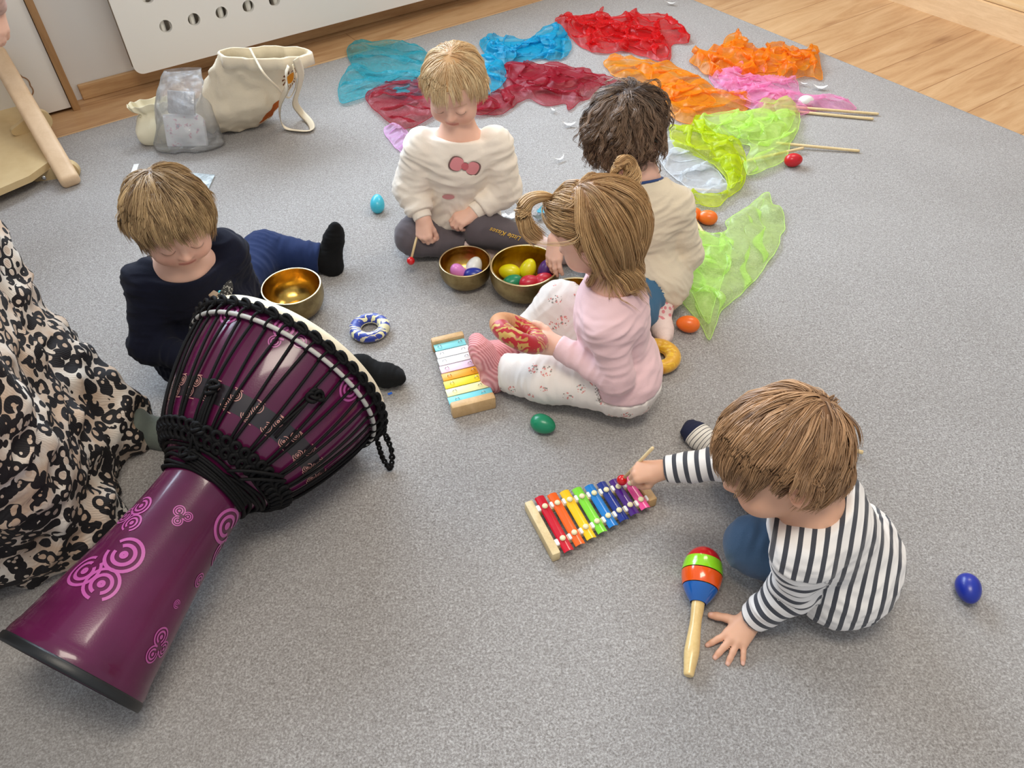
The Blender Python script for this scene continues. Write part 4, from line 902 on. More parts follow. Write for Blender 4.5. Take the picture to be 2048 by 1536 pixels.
# ------------------------------------------------------------------ putting a seated child together
class Kid: pass
def child(label, loc, skin, sp):
    k = Kid(); k.root = thing('person', label, 'person', loc); s = sp.get('s', 1.0); k.s = s
    Fh = frame(sp['face'], sp['hup']); hc = V(sp['head']); k.hc, k.Fh = hc, Fh; hs = sp.get('hs', s); k.hs = hs
    hd, _ = head_parts(hc, Fh, hs); k.headf = hd; nb = V(sp['neck']); hips = [V(h) for h in sp['hips']]; pel = (hips[0]+hips[1])/2; sh = [V(x) for x in sp['sh']]; ch = lerp((sh[0]+sh[1])/2, pel, .22); side = nrm(sh[1]-sh[0]); hside = nrm(hips[1]-hips[0])
    neck = cap(hc+Fh@V(0, -.02, -.04)*hs, nb, .034*s, .036*s)
    k.nb, k.pel, k.ch, k.shm = nb, pel, ch, sh
    def torso(inf, belly=1.0):
        return U(.04*s, cap(hips[0], hips[1], .064*s+inf), cap(pel+UZ*.01, ch, .070*s*belly+inf, .055*s+inf), cap(ch-side*.032*s, ch+side*.032*s, .047*s+inf), cap(sh[0], sh[1], .030*s+inf), cap(ch, nb, .045*s+inf, .036*s+inf))
    k.torso = torso; tb = torso(0)
    arms = []; hands = []; nails = []
    for i, a in enumerate(sp['arms']):
        el, wr = V(a['el']), V(a['wr']); arms.append((sh[i], el, wr)); hd_ = hand_parts(wr, a['yd'], a['zd'], a['side'], a['pose'], a.get('s', s), nails); hands.append(hd_)
    legs = []; feet = []
    for i, l in enumerate(sp['legs']):
        kn, an = V(l['kn']), V(l['an']); legs.append((hips[i], kn, an)); feet.append((an, V(l['toe']), V(l['up'])))
    k.arms, k.legs, k.feet = arms, legs, feet
    def body(P):
        d = smin(hd(P), neck(P), .012*s); d = smin(d, tb(P), .02*s)
        for (a, e, w), h in zip(arms, hands):
            m = smin(cap(a, e, .030*s, .0245*s)(P), cap(e, w, .0255*s, .0165*s)(P), .012*s); m = smin(m, h(P), .010*s); d = smin(d, m, .012*s)
        for (h_, kn, an), (fa, ft, fu) in zip(legs, feet):
            m = smin(cap(h_, kn, .052*s, .038*s)(P), cap(kn, an, .038*s, .024*s)(P), .02*s); m = smin(m, foot_parts(fa, ft, fu, s)(P), .012*s); d = smin(d, m, .012*s)
        return d
    k.bodyf = body; pts = [hc, pel]+[x for a in arms for x in a]+[x for l in legs for x in l]+[f[0]+nrm(f[1])*.08 for f in feet]+[a[2]+nrm(sp['arms'][i]['yd'])*.06*s for i, a in enumerate(arms)]
    k.pts = pts; lo, hi = bounds(pts, .12*s); P, q = sdf_arrays(body, lo, hi, sp.get('h', .0023)); P = relax(P, q, 1, .5)
    P[:, 2] = np.maximum(P[:, 2], CZ+.0003)
    col = head_colour(P, hc, Fh, hs, skin, sp.get('brow', srgb(120, 88, 60)), sp.get('blush', .45)); far = np.linalg.norm(P-hc, axis=1) > .115*hs; col[far] = np.array(skin[:3])
    for c_, n_ in nails:
        d_ = np.linalg.norm(P-c_, axis=1); tipw = np.exp(-(d_/.009)**2)[:, None]*.35; col = col*(1-tipw)+np.array(skin[:3])*V(1.05, .74, .7)*tipw; w = np.exp(-(d_/.0036)**4)[:, None]*.6; col = col*(1-w)+np.array(srgb(246, 206, 196)[:3])*w
    me = np_mesh('body', P, q); setcol(me, 'Col', col); put('body', me, skin_mat('tone', skin), k.root)
    return k
def sleeve_fn(k, i, inf0, inf1, cuff, rs=(.030, .0245, .0165)):
    a, e, w = k.arms[i]; s = k.s; c = lerp(e, w, cuff); d = nrm(w-e); f1 = cap(a, e, rs[0]*s+inf0, rs[1]*s+inf1)
    f2 = Cut(cap(e, w+d*.03, rs[1]*s+inf1, rs[2]*s+inf1*.55), plane(c, d)); return U(.014*s, f1, f2)
def top(k, mat_, inf=.006, sl=(.006, .006), cuffs=(1.0, 1.0), hem=.0, name='top', amp=.0035, seed=2, hemdir=None, along=.02, across=.07, neckr=.040, neckcut=-.012, stripes=False, h=.0028, belly=1.06, big=.002, armk=.007, ends=.45):
    s = k.s; up = nrm(k.nb-k.pel); tf = k.torso(inf, belly); hemp = k.pel+up*hem; fs = [sleeve_fn(k, i, sl[0], sl[1], cuffs[i]) for i in range(2)]
    nd = nrm(nrm(k.hc+k.Fh@V(0, -.02, -.05)*k.hs-k.nb)+up*.9); hole = cap(k.nb-nd*.01, k.nb+nd*.12, neckr*s, neckr*s)
    def fn(P):
        t = tf(P); t = np.maximum(t, -((P-hemp)@up)); t = np.maximum(t, (P-(k.nb+nd*neckcut))@nd)
        arm = np.minimum(fs[0](P), fs[1](P)); d = smin(t, arm, armk*s); return -smin(-d, hole(P), .006)
    k.topf = fn; k.hemp = hemp; k.toptorso = tf; bones = [(k.pel, k.ch), (k.ch, k.nb)]+[(a, e) for a, e, w in k.arms]+[(e, w) for a, e, w in k.arms]
    def attrs(me, P):
        if not stripes: return
        f32 = P.astype(np.float32); t = tf(f32); best = t+.004; sv = (P-k.pel)@nrm(V(stripes))*1.15
        cur = best.copy()
        for (a, e, w), f in zip(k.arms, fs):
            m = (f(f32) < cur-.002) & ((P-a)@nrm(e-a) > .010); l1 = np.linalg.norm(e-a); d1 = nrm(e-a); d2 = nrm(w-e); on2 = ((P-e)@d2 > 0) & (((P-e)@d1 > -.01) | (cap(e, w, .02)(f32) < cap(a, e, .02)(f32)))
            v = np.where(on2, l1+(P-e)@d2, (P-a)@d1); sv = np.where(m, v, sv); cur = np.where(m, f(f32), cur)
        setattrf(me, 's', sv)
    cw = [lerp(k.arms[i][1], k.arms[i][2], cuffs[i]) for i in range(2)]
    def dm(P):
        d = np.linalg.norm(P-k.nb, axis=1)-.045; f = np.clip(d/.05, .12, 1)
        for c in cw: f = f*np.clip((np.linalg.norm(P-c, axis=1)-.015)/.03, .3, 1)
        return f*np.clip(np.abs((P-hemp)@up)/.02, .3, 1)
    pts = [k.pel, k.nb, k.shm[0], k.shm[1]]+[x for a in k.arms for x in a]
    return garment(fn, pts, h, mat_, name, k.root, bones, amp, along, across, seed, .11*s, attrs, big, ends, dm)
def bottoms(k, mat_, inf=.007, cuffs=(.93, .93), waist=.07, name='trousers', amp=.0035, seed=5, along=.022, across=.08, h=.003, rs=(.054, .040, .026), attrs=None):
    s = k.s; up = nrm(k.nb-k.pel); tf = k.torso(inf); fs = []
    for i, (h_, kn, an) in enumerate(k.legs):
        d = nrm(an-kn); c = lerp(kn, an, cuffs[i]); fs.append(U(.018*s, cap(h_, kn, rs[0]*s+inf, rs[1]*s+inf), Cut(cap(kn, an+d*.03, rs[1]*s+inf, rs[2]*s+inf), plane(c, d))))
    wp = k.pel+up*waist; tf = k.torso(.0015)
    def fn(P):
        t = np.maximum(tf(P), (P-wp)@up); d = smin(t, np.minimum(fs[0](P), fs[1](P)), .025*s); tp = k.topf(P); m = (tp < .003) & (k.toptorso(P) < .02)
        return np.where(m, np.maximum(d, tp+.009), d)
    k.botf = fn; bones = [(k.pel-UZ*.01, k.pel+up*.05)]+[(a, b) for a, b, c in k.legs]+[(b, c) for a, b, c in k.legs]
    return garment(fn, [k.pel]+[x for l in k.legs for x in l], h, mat_, name, k.root, bones, amp, along, across, seed, .11*s, attrs, .0015)
def socks(k, mats, top_=.80, inf=.0022, which=(0, 1), names=('sock', 'sock'), attr=False):
    s = k.s
    for i in which:
        h_, kn, an = k.legs[i]; fa, ft, fu = k.feet[i]; d = nrm(an-kn); c = lerp(kn, an, top_)
        fn = U(.010*s, foot_parts(fa, ft, fu, s, inf), Cut(cap(kn, an, .038*s+inf, .024*s+inf), plane(c, -d))); F = frame(ft, fu)
        def attrs(me, P, fa=fa, F=F): setattrf(me, 's', (P-fa)@F[:, 1])
        garment(fn, [an, fa+nrm(ft)*.09, c], .0024, mats[i % len(mats)], names[i], k.root, [(kn, an), (an, fa+nrm(ft)*.08)], .0014, .012, .05, 9+i, .06*s, attrs)
def cloth(name, col, rough=.88, bump=.35, bscale=380, sheen=.2, vary=.05):
    return mat(name, col, rough, bump=bump, bscale=bscale, sheen=sheen, vary=vary, vscale=9, bdist=.0012, spec=.25)
def weave_bones(): pass
# ================================================================== the children
FAIR = (0.80, 0.50, 0.38, 1); TAN = (0.72, 0.42, 0.28, 1)
RELAX = dict(curl=[(.5, .5, .3), (.55, .55, .3), (.6, .6, .3), (.65, .6, .3)])
GRIP = dict(curl=[(1.1, 1.2, .7), (1.15, 1.25, .7), (1.2, 1.25, .7), (1.2, 1.25, .7)], thumb=(.45, .6, -.75), thumb2=(-.35, .75, -.6), spread=(.03, .01, -.01, -.03))
PINCH = dict(curl=[(.9, .9, .5), (1.0, 1.1, .6), (1.1, 1.2, .6), (1.2, 1.2, .6)], thumb=(.35, .75, -.6), thumb2=(.0, .8, -.7), spread=(.04, .01, -.02, -.05))
SPLAY = dict(curl=[(.10, .14, .05), (.12, .12, .05), (.12, .12, .05), (.12, .10, .05)], thumb=(.95, .30, -.12), thumb2=(.9, .5, -.1), spread=(.42, .10, -.18, -.55))
def sidecut(n, L, k):                              # shorter hair round the ears
    m = (np.abs(n[:, 0]) > .62) & (n[:, 1] > -.35) & (n[:, 1] < .30) & (n[:, 2] < .5); return np.where(m, np.minimum(L, np.clip((n[:, 2]+.38)*k, .016, .2)), L)
def two(a, b): return [J(*a), J(*b)]
# ---- the fair child in the cream sweatshirt
def cream_child():
    wrR, wrL = J(846, 437, .138), J(948, 424, .140)
    sp = dict(s=1.02, hs=.90, head=J(909, 172, .452), face=(-.16, -.84, -.40), hup=(.02, .1, 1), neck=J(917, 262, .342), hips=two((882, 420, .085), (944, 418, .085)), sh=two((845, 296, .305), (987, 290, .305)),
        arms=[dict(el=J(824, 378, .19), wr=wrR, side=-1, yd=(-.02, -.55, -.75), zd=(-.35, -.75, .5), pose=PINCH), dict(el=J(1008, 375, .18), wr=wrL, side=1, yd=(-.80, -.45, -.20), zd=(-.1, -.35, .9), pose=dict(curl=[(.7, .9, .5), (.8, .9, .5), (.85, 1.0, .5), (.9, 1.0, .5)], thumb=(.5, .7, -.3), thumb2=(.0, .9, -.5)))],
        legs=[dict(kn=J(828, 474, .068), an=J(935, 492, .040), toe=(.95, .02, -.08), up=(.1, -.4, .9)), dict(kn=J(962, 456, .088), an=J(1078, 492, .045), toe=(.8, -.3, .0), up=(-.1, -.5, .8))], brow=srgb(190, 150, 110))
    k = child('blond toddler sitting cross-legged in cream sweatshirt and grey leggings holding a red-tipped mallet', J(905, 440, CZ), FAIR, sp)
    cream = cloth('cream_fleece', srgb(240, 229, 214), .92, .3, 300)
    top(k, cream, .012, (.016, .019), (.80, .80), -.012, 'sweatshirt', .0050, 12, neckr=.044, neckcut=-.010, along=.026, across=.075, belly=1.12, big=.004)
    cuff = cloth('cream_rib', srgb(240, 229, 214), .9, .8, 120)
    for i in range(2):
        a, e, w = k.arms[i]; d = nrm(w-e); c0, c1 = lerp(e, w, .74), lerp(e, w, 1.02); fn = Cut(cap(e, w+d*.02, .030, .0225), plane(c1, d), plane(c0, -d)); garment(fn, [c0, c1], .0024, cuff, 'cuff', k.root, pad=.05)
    grey = cloth('grey_jersey', srgb(92, 84, 88), .85, .25, 350); bottoms(k, grey, .006, (.93, .93), .07, 'leggings', .0035, 31)
    socks(k, [cloth('pale_pink_sock', srgb(240, 214, 208))], .85)
    make_hair(k.root, k.hc, k.Fh, k.hs, dict(headf=k.headf, pole=(0, -.05, 1.0), length=lambda n, rg: sidecut(n, np.where(n[:, 1] > .25, .050, .100), .11), guides=560, per=8, seed=3, vol=.008, grav=.75, mess=.22, swirl=.1, line=[-.62, -.62, -.55, -.28, .05, .42, .5], clump=.007), hair_mat('blond', srgb(196, 152, 102), srgb(250, 228, 184)), lambda P: np.minimum(k.bodyf(P), k.topf(P)))
    # front print: a pink bow and gold brush lettering, laid on the cloth
    fr = k.topf; c0 = J(903, 352, .25); u = V(1, 0, 0); v = nrm(V(0, .35, 1)); nrm_d = V(0, -1, .45)
    def decal(name, polys, m_, par, off=.0012):
        mb = MB()
        for pts in polys:
            pts = np.array(pts); ctr = pts.mean(0); ring = [ctr[None]]; n = len(pts)
            for f in (.35, .7, 1.0): ring.append(ctr+(pts-ctr)*f)
            Q = np.concatenate(ring); P = c0+Q[:, :1]*u+Q[:, 1:]*v-V(0, .0, 0); P = P+nrm(nrm_d)*.07
            d = -nrm(nrm_d)*.001
            for _ in range(160):
                dist = fr(P.astype(np.float32)); P = P+np.outer(np.clip(dist-off-.004, 0, .004), -nrm(nrm_d))
            i = np.arange(n); t = np.stack([np.zeros(n, int), 1+i, 1+(i+1) % n], 1); q = np.concatenate([np.stack([1+r*n+i, 1+(r+1)*n+i, 1+(r+1)*n+(i+1) % n, 1+r*n+(i+1) % n], 1) for r in range(2)]); mb.add(P, q, t)
        put(name, mb.mesh(), m_, par)
    bow = []
    for sx, sc in ((-1, 1.0), (1, .95)):
        g = np.linspace(0, 2*PI, 22, endpoint=False); bow.append([(.036+sx*.019*sc+.0165*sc*math.cos(a)*(1+.15*math.sin(2*a)), .026-sx*.006+.0165*sc*math.sin(a)) for a in g])
    bow.append([(.036+.009*math.cos(a), .0255+.009*math.sin(a)) for a in np.linspace(0, 2*PI, 16, endpoint=False)])
    decal('bow_outline', [[tuple(np.array(p)*1.0+(np.array(p)-np.array([.036, .026]))*.12) for p in b] for b in bow], mat('print_brown', srgb(120, 90, 86), .8), k.root, .0008)
    decal('bow_print', bow[:2], mat('print_pink', srgb(216, 138, 142), .8), k.root, .0016); decal('bow_knot', bow[2:], mat('print_rose', srgb(196, 100, 108), .8), k.root, .0022)
    decal('patch_print', [[(-.012+.016*math.cos(a), -.053+.007*math.sin(a)) for a in np.linspace(0, 2*PI, 18, endpoint=False)]], mat('print_blush', srgb(222, 156, 156), .8), k.root, .0012)
    return k
KC = cream_child()
def shin_text(k, leg, body, size, m_, name='lettering'):
    cu = bpy.data.curves.new('t', 'FONT'); cu.body = body; cu.size = size; cu.align_x = 'CENTER'; cu.align_y = 'CENTER'; cu.shear = .4; ob = bpy.data.objects.new('t', cu); COL.objects.link(ob)
    dg = bpy.context.evaluated_depsgraph_get(); me = bpy.data.meshes.new_from_object(ob.evaluated_get(dg)); bpy.data.objects.remove(ob); n = len(me.vertices); co = np.zeros(n*3); me.vertices.foreach_get('co', co); co = co.reshape(-1, 3)
    h_, kn, an = k.legs[leg]; d = nrm(an-kn); mid = lerp(kn, an, .42); vw = nrm(EYE-mid); upv = nrm(np.cross(vw, d)); upv = upv if upv[2] > 0 else -upv
    P = mid-np.outer(co[:, 0], d)-np.outer(co[:, 1], upv)+vw*.09+upv*.004
    for _ in range(120): P = P-np.outer(np.clip(k.botf(P.astype(np.float32))-.0075, 0, .004), vw)
    me.vertices.foreach_set('co', P.astype(np.float32).ravel()); me.update(); put(name, me, m_, k.root)
shin_text(KC, 1, 'Little Kisses', .017, mat('gold_print', srgb(214, 170, 50), .4, .3))
# ---- the navy child behind the drum
def navy_child():
    sp = dict(s=1.08, hs=.93, head=J(342, 437, .43), face=(.42, -.80, -.34), hup=(.1, -.1, 1), neck=J(368, 537, .315), hips=two((385, 705, .09), (425, 640, .09)), sh=two((300, 560, .295), (446, 500, .30)),
        arms=[dict(el=J(300, 690, .175), wr=J(385, 720, .17), side=-1, yd=(.9, .1, -.1), zd=(0, -.2, 1), pose=RELAX), dict(el=J(480, 575, .175), wr=J(468, 635, .2), side=1, yd=(.5, -.7, -.1), zd=(.1, 0, 1), pose=RELAX)],
        legs=[dict(kn=J(560, 765, .075), an=J(722, 735, .045), toe=(.95, -.12, .16), up=(.0, .35, .9)), dict(kn=J(528, 506, .070), an=J(650, 520, .040), toe=(.12, .42, .88), up=(-.9, .1, .25))], brow=srgb(150, 116, 80))
    k = child('toddler in navy sweater and trousers sitting with spread legs behind the drum', J(400, 690, CZ), FAIR, sp)
    navy = cloth('navy_knit', srgb(14, 17, 34), .95, .3, 350, .03); top(k, navy, .012, (.012, .011), (.97, .97), -.03, 'sweater', .005, 8, neckr=.040, belly=1.08, big=.003, armk=.02, neckcut=-.004)
    bottoms(k, cloth('blue_jersey', srgb(26, 42, 82), .9, .25, 350, .05), .010, (.86, .90), .06, 'trousers', .004, 17)
    socks(k, [cloth('black_sock', srgb(14, 14, 15), .97, .5, 500, .02)], .70, .003)
    make_hair(k.root, k.hc, k.Fh, k.hs, dict(headf=k.headf, pole=(.1, -.55, .85), length=lambda n, rg: np.where(n[:, 1] > .2, .055, .078), guides=580, per=8, seed=6, vol=.013, grav=.55, mess=.35, swirl=.25, line=[-.72, -.75, -.62, -.34, .02, .40, .48], clump=.008), hair_mat('light_brown', srgb(116, 88, 60), srgb(216, 184, 136)), lambda P: np.minimum(k.bodyf(P), k.topf(P)))
navy_child()
# ---- the dark-haired child in the oat sweater
def curly_child():
    wrR = J(1112, 478, .165)
    sp = dict(s=1.04, hs=.93, head=J(1250, 262, .42), face=(-.62, -.55, -.58), hup=(-.1, -.1, 1), neck=J(1280, 352, .33), hips=two((1275, 520, .085), (1318, 560, .085)), sh=two((1215, 382, .29), (1350, 412, .272)),
        arms=[dict(el=J(1150, 430, .22), wr=wrR, side=-1, yd=(-.16, -.50, -.80), zd=(-.45, -.45, .62), pose=dict(curl=[(.25, .35, .2), (.3, .35, .2), (.35, .4, .2), (.35, .4, .2)], thumb=(.8, .7, -.5), thumb2=(.5, .8, -.5), spread=(.15, .04, -.05, -.16))), dict(el=J(1374, 508, .145), wr=J(1312, 576, .085), side=1, yd=(-.8, -.3, -.3), zd=(0, -.2, 1), pose=RELAX)],
        legs=[dict(kn=J(1190, 505, .07), an=J(1215, 455, .04), toe=(.3, .9, 0), up=(0, 0, -1)), dict(kn=J(1228, 640, .065), an=J(1322, 612, .052), toe=(.28, -.92, -.25), up=(.75, .25, .6))], brow=srgb(60, 42, 32))
    k = child('dark-haired toddler in oat sweater reaching into the largest bowl', J(1300, 560, CZ), FAIR, sp)
    oat = cloth('oat_knit', srgb(222, 208, 182), .92, .45, 260); top(k, oat, .010, (.010, .0095), (.86, .95), -.085, 'sweater', .005, 21, neckr=.044, big=.003, belly=1.0)
    nd = nrm(k.hc+k.Fh@V(0, -.02, -.05)*k.hs-k.nb); fr = frame(nd, V(1, 0, 0)); a = np.linspace(0, 2*PI, 60, endpoint=False)
    c = k.nb-nd*.004; P = c+(np.cos(a)[:, None]*fr[:, 0]+np.sin(a)[:, None]*fr[:, 2])*.049; P = project(P, lambda Q: k.topf(Q), .001, 4); P = relax_ring(P); Pq, q, _ = tubes(P[None], .0032, 8, closed=True); put('collar', np_mesh('c', Pq, q), cloth('blue_rib', srgb(52, 74, 122), .9), k.root)
    bottoms(k, cloth('teal_print', srgb(70, 110, 140), .9), .007, (.9, .72), .05, 'trousers', .003, 41)
    m, t, b = nt('dotted_sock'); v = objco(t); vo = tex(t, 'Voronoi', 95, v); at = t.nodes.new('ShaderNodeAttribute'); at.attribute_name = 's'; w = math_n(t, 'MULTIPLY', math_n(t, 'LESS_THAN', vo.outputs['Distance'], .42), math_n(t, 'LESS_THAN', math_n(t, 'ABSOLUTE', math_n(t, 'SUBTRACT', at.outputs['Fac'], .02)), .028))
    lnk(t, mixc(t, w, srgb(238, 214, 204), srgb(222, 138, 142)), b.inputs['Base Color']); b.inputs['Roughness'].default_value = .95; n = tex(t, 'Noise', 400, v); bumpn(t, b, n.outputs['Fac'], .4, .001); socks(k, [m], .55, .003)
    make_hair(k.root, k.hc, k.Fh, k.hs, dict(headf=k.headf, pole=(0, -.55, .83), length=.12, guides=620, per=8, seed=11, vol=.022, grav=.35, mess=.8, swirl=.5, curl=1.15, cfreq=.62, clump=.0085, conv=.75, steps=20, line=[-.72, -.75, -.66, -.40, .0, .40, .5]), hair_mat('dark_brown', srgb(60, 44, 36), srgb(160, 130, 104), .36), lambda P: np.minimum(k.bodyf(P), k.topf(P)))
def relax_ring(P):
    for _ in range(3): P = (P*2+np.roll(P, 1, 0)+np.roll(P, -1, 0))/4
    return P
curly_child()
# ---- the child with pigtails
def floral(name, base, c1, c2):
    m, t, b = nt(name); v = objco(t); n = tex(t, 'Noise', 60, v); vv = t.nodes.new('ShaderNodeVectorMath'); vv.operation = 'MULTIPLY_ADD'; lnk(t, n.outputs['Color'], vv.inputs[0]); vv.inputs[1].default_value = (.006,)*3; lnk(t, v, vv.inputs[2])
    big = tex(t, 'Voronoi', 24, v, Randomness=.9); small = tex(t, 'Voronoi', 190, vv.outputs[0]); near = math_n(t, 'LESS_THAN', big.outputs['Distance'], .30); dot = math_n(t, 'LESS_THAN', small.outputs['Distance'], .44); f = math_n(t, 'MULTIPLY', near, dot)
    r = ramp(t, [(.0, c1), (.5, c1), (.55, c2)], 'CONSTANT'); lnk(t, math_n(t, 'FRACT', math_n(t, 'MULTIPLY', small.outputs['Color'], 1.0)), r.inputs[0]); lnk(t, mixc(t, math_n(t, 'MULTIPLY', f, .8), base, r.outputs[0]), b.inputs['Base Color']); b.inputs['Roughness'].default_value = .88; n2 = tex(t, 'Noise', 380, v); bumpn(t, b, n2.outputs['Fac'], .25, .001); return m
def pigtail_child():
    wrL = J(1116, 692, .182)
    sp = dict(s=1.04, hs=.95, head=J(1192, 455, .42), face=(-.74, .34, -.56), hup=(-.05, .0, 1), neck=J(1232, 560, .33), hips=two((1222, 702, .09), (1250, 765, .09)), sh=two((1222, 545, .290), (1216, 652, .270)),
        arms=[dict(el=J(1215, 610, .19), wr=J(1175, 640, .14), side=-1, yd=(-.9, 0, -.2), zd=(0, 0, 1), pose=RELAX), dict(el=J(1234, 756, .152), wr=wrL, side=1, yd=(-.93, .12, .10), zd=(-.15, -.80, .50), pose=dict(curl=[(.75, .9, .5), (.85, .95, .5), (.9, 1.0, .5), (.95, 1.0, .5)], thumb=(.72, .70, -.35), thumb2=(.25, .95, -.3), spread=(.10, .03, -.03, -.08)))],
        legs=[dict(kn=J(1122, 612, .165), an=J(1035, 692, .05), toe=(-.75, -.3, .25), up=(.2, 0, 1)), dict(kn=J(1092, 755, .075), an=J(1000, 745, .045), toe=(-.28, .30, .88), up=(.92, .1, .3))], brow=srgb(170, 130, 90))
    k = child('toddler with two pigtails and pale pink top holding a red brocade ring', J(1230, 740, CZ), FAIR, sp)
    pink = cloth('pink_jersey', srgb(232, 196, 198), .88, .2, 380); top(k, pink, .008, (.0085, .0075), (.93, 1.0), .008, 'pink_top', .0042, 25, neckr=.042, along=.024, belly=1.0, big=.003)
    bottoms(k, floral('floral_jersey', srgb(238, 230, 222), srgb(222, 120, 112), srgb(120, 116, 104)), .010, (.9, .86), .055, 'leggings', .004, 52)
    m, t, b = nt('ribbed_pink_sock'); v = objco(t); w = tex(t, 'Wave', 60, mapping(t, v, rot=(0, 0, .5)), bands_direction='Y'); lnk(t, mixc(t, w.outputs['Fac'], srgb(206, 128, 134), srgb(238, 176, 178)), b.inputs['Base Color']); b.inputs['Roughness'].default_value = .95; bumpn(t, b, w.outputs['Fac'], .6, .0015); socks(k, [m], .62, .0045)
    # hair: drawn to two ties, the back left loose
    Fh, hc, hs = k.Fh, k.hc, k.hs; tL = J(1104, 396, .455); tR = J(1226, 352, .492); rg = np.random.default_rng(5)
    tieL, tieR = push_tie(tL, hc, Fh, hs), push_tie(tR, hc, Fh, hs)
    def flow(nn, nw, tf, F, p):
        out = tf.copy(); yb = (nn[:, 1] > -.12) & (nn[:, 2] > .05)
        for tie, sg in ((tieL, 1), (tieR, -1)):
            d = tie-p; dist = np.linalg.norm(d, axis=1)[:, None]; dd = d/np.maximum(dist, .01); dd = dd-(dd*nw).sum(1)[:, None]*nw
            other = tieR if sg == 1 else tieL; near = np.linalg.norm(d, axis=1) < np.linalg.norm(other-p, axis=1); m = (yb & near)[:, None]; out = np.where(m, dd*1.6*np.clip(dist/.02, 0, 1), out)
        return out
    ex = []
    for tie, pts, sd in ((tieL, [tieL, J(1085, 393, .475), J(1058, 402, .47), J(1046, 425, .45), J(1055, 455, .42), J(1080, 478, .40)], 1), (tieR, [tieR, J(1236, 330, .52), J(1250, 322, .52), J(1262, 338, .505), J(1264, 360, .49), J(1254, 380, .478)], 2)):
        P, q, tn = tuft(pts, 420, .0055, .0135, np.random.default_rng(sd)); ex.append((P, q, tn))
    def ln(n, rg): return np.where((n[:, 1] > -.12) & (n[:, 2] > .05), .06, np.where(n[:, 2] > .2, .300, .215))
    make_hair(k.root, hc, Fh, hs, dict(headf=k.headf, pole=(0, -.1, 1), length=ln, guides=760, per=8, seed=15, vol=.012, grav=.8, mess=.28, swirl=.05, flow=flow, steps=20, clump=.0075, line=[-.74, -.76, -.66, -.40, .0, .40, .5], extra=ex, obst=[(lerp(k.nb, k.ch, .5), V(.075, .075, .11), I3)]), hair_mat('honey', srgb(146, 106, 66), srgb(232, 194, 140)), lambda P: np.minimum(k.bodyf(P), k.topf(P)))
    for tie in (tieL, tieR):
        d = nrm(tie-hc); F = frame(V(.3, .4, 1), d); F = np.array([F[:, 0], F[:, 1], F[:, 2]]).T; a = np.linspace(0, 2*PI, 12, endpoint=False)
        put('hair_tie', lathe_mesh([(.0062+.0022*math.cos(x), .0022*math.sin(x)) for x in a], F, tie+d*.003, 24, close=True), mat('tie_white', srgb(230, 214, 196), .6), k.root)
    # red ring in the hand
    mj = nrm(V(.886, .463, 0)); pu = V(.463, -.886, 0); N = RC@(pu*.93+V(0, 0, -.37)); Xr = RC@mj; N = nrm(N); Xr = nrm(Xr-N*(Xr@N)); F = np.array([Xr, np.cross(N, Xr), N]).T
    ring(J(1038, 666, .215), F, .0445, .0195, [RR, mat('tan_cloth', srgb(196, 142, 100), .6, bump=.6, bscale=260)], 'red and gold brocade ring cushion held in a small hand', .95, (2.2, 3.7))
def push_tie(p, hc, Fh, hs):
    n = (p-(hc+Fh@V(0, -.008, .02)*hs))@Fh/V(.0735, .088, .0745); n /= np.linalg.norm(n); return hc+Fh@((V(0, -.008, .02)+n*(V(.0735, .088, .0745)+.008))*hs)
pigtail_child()
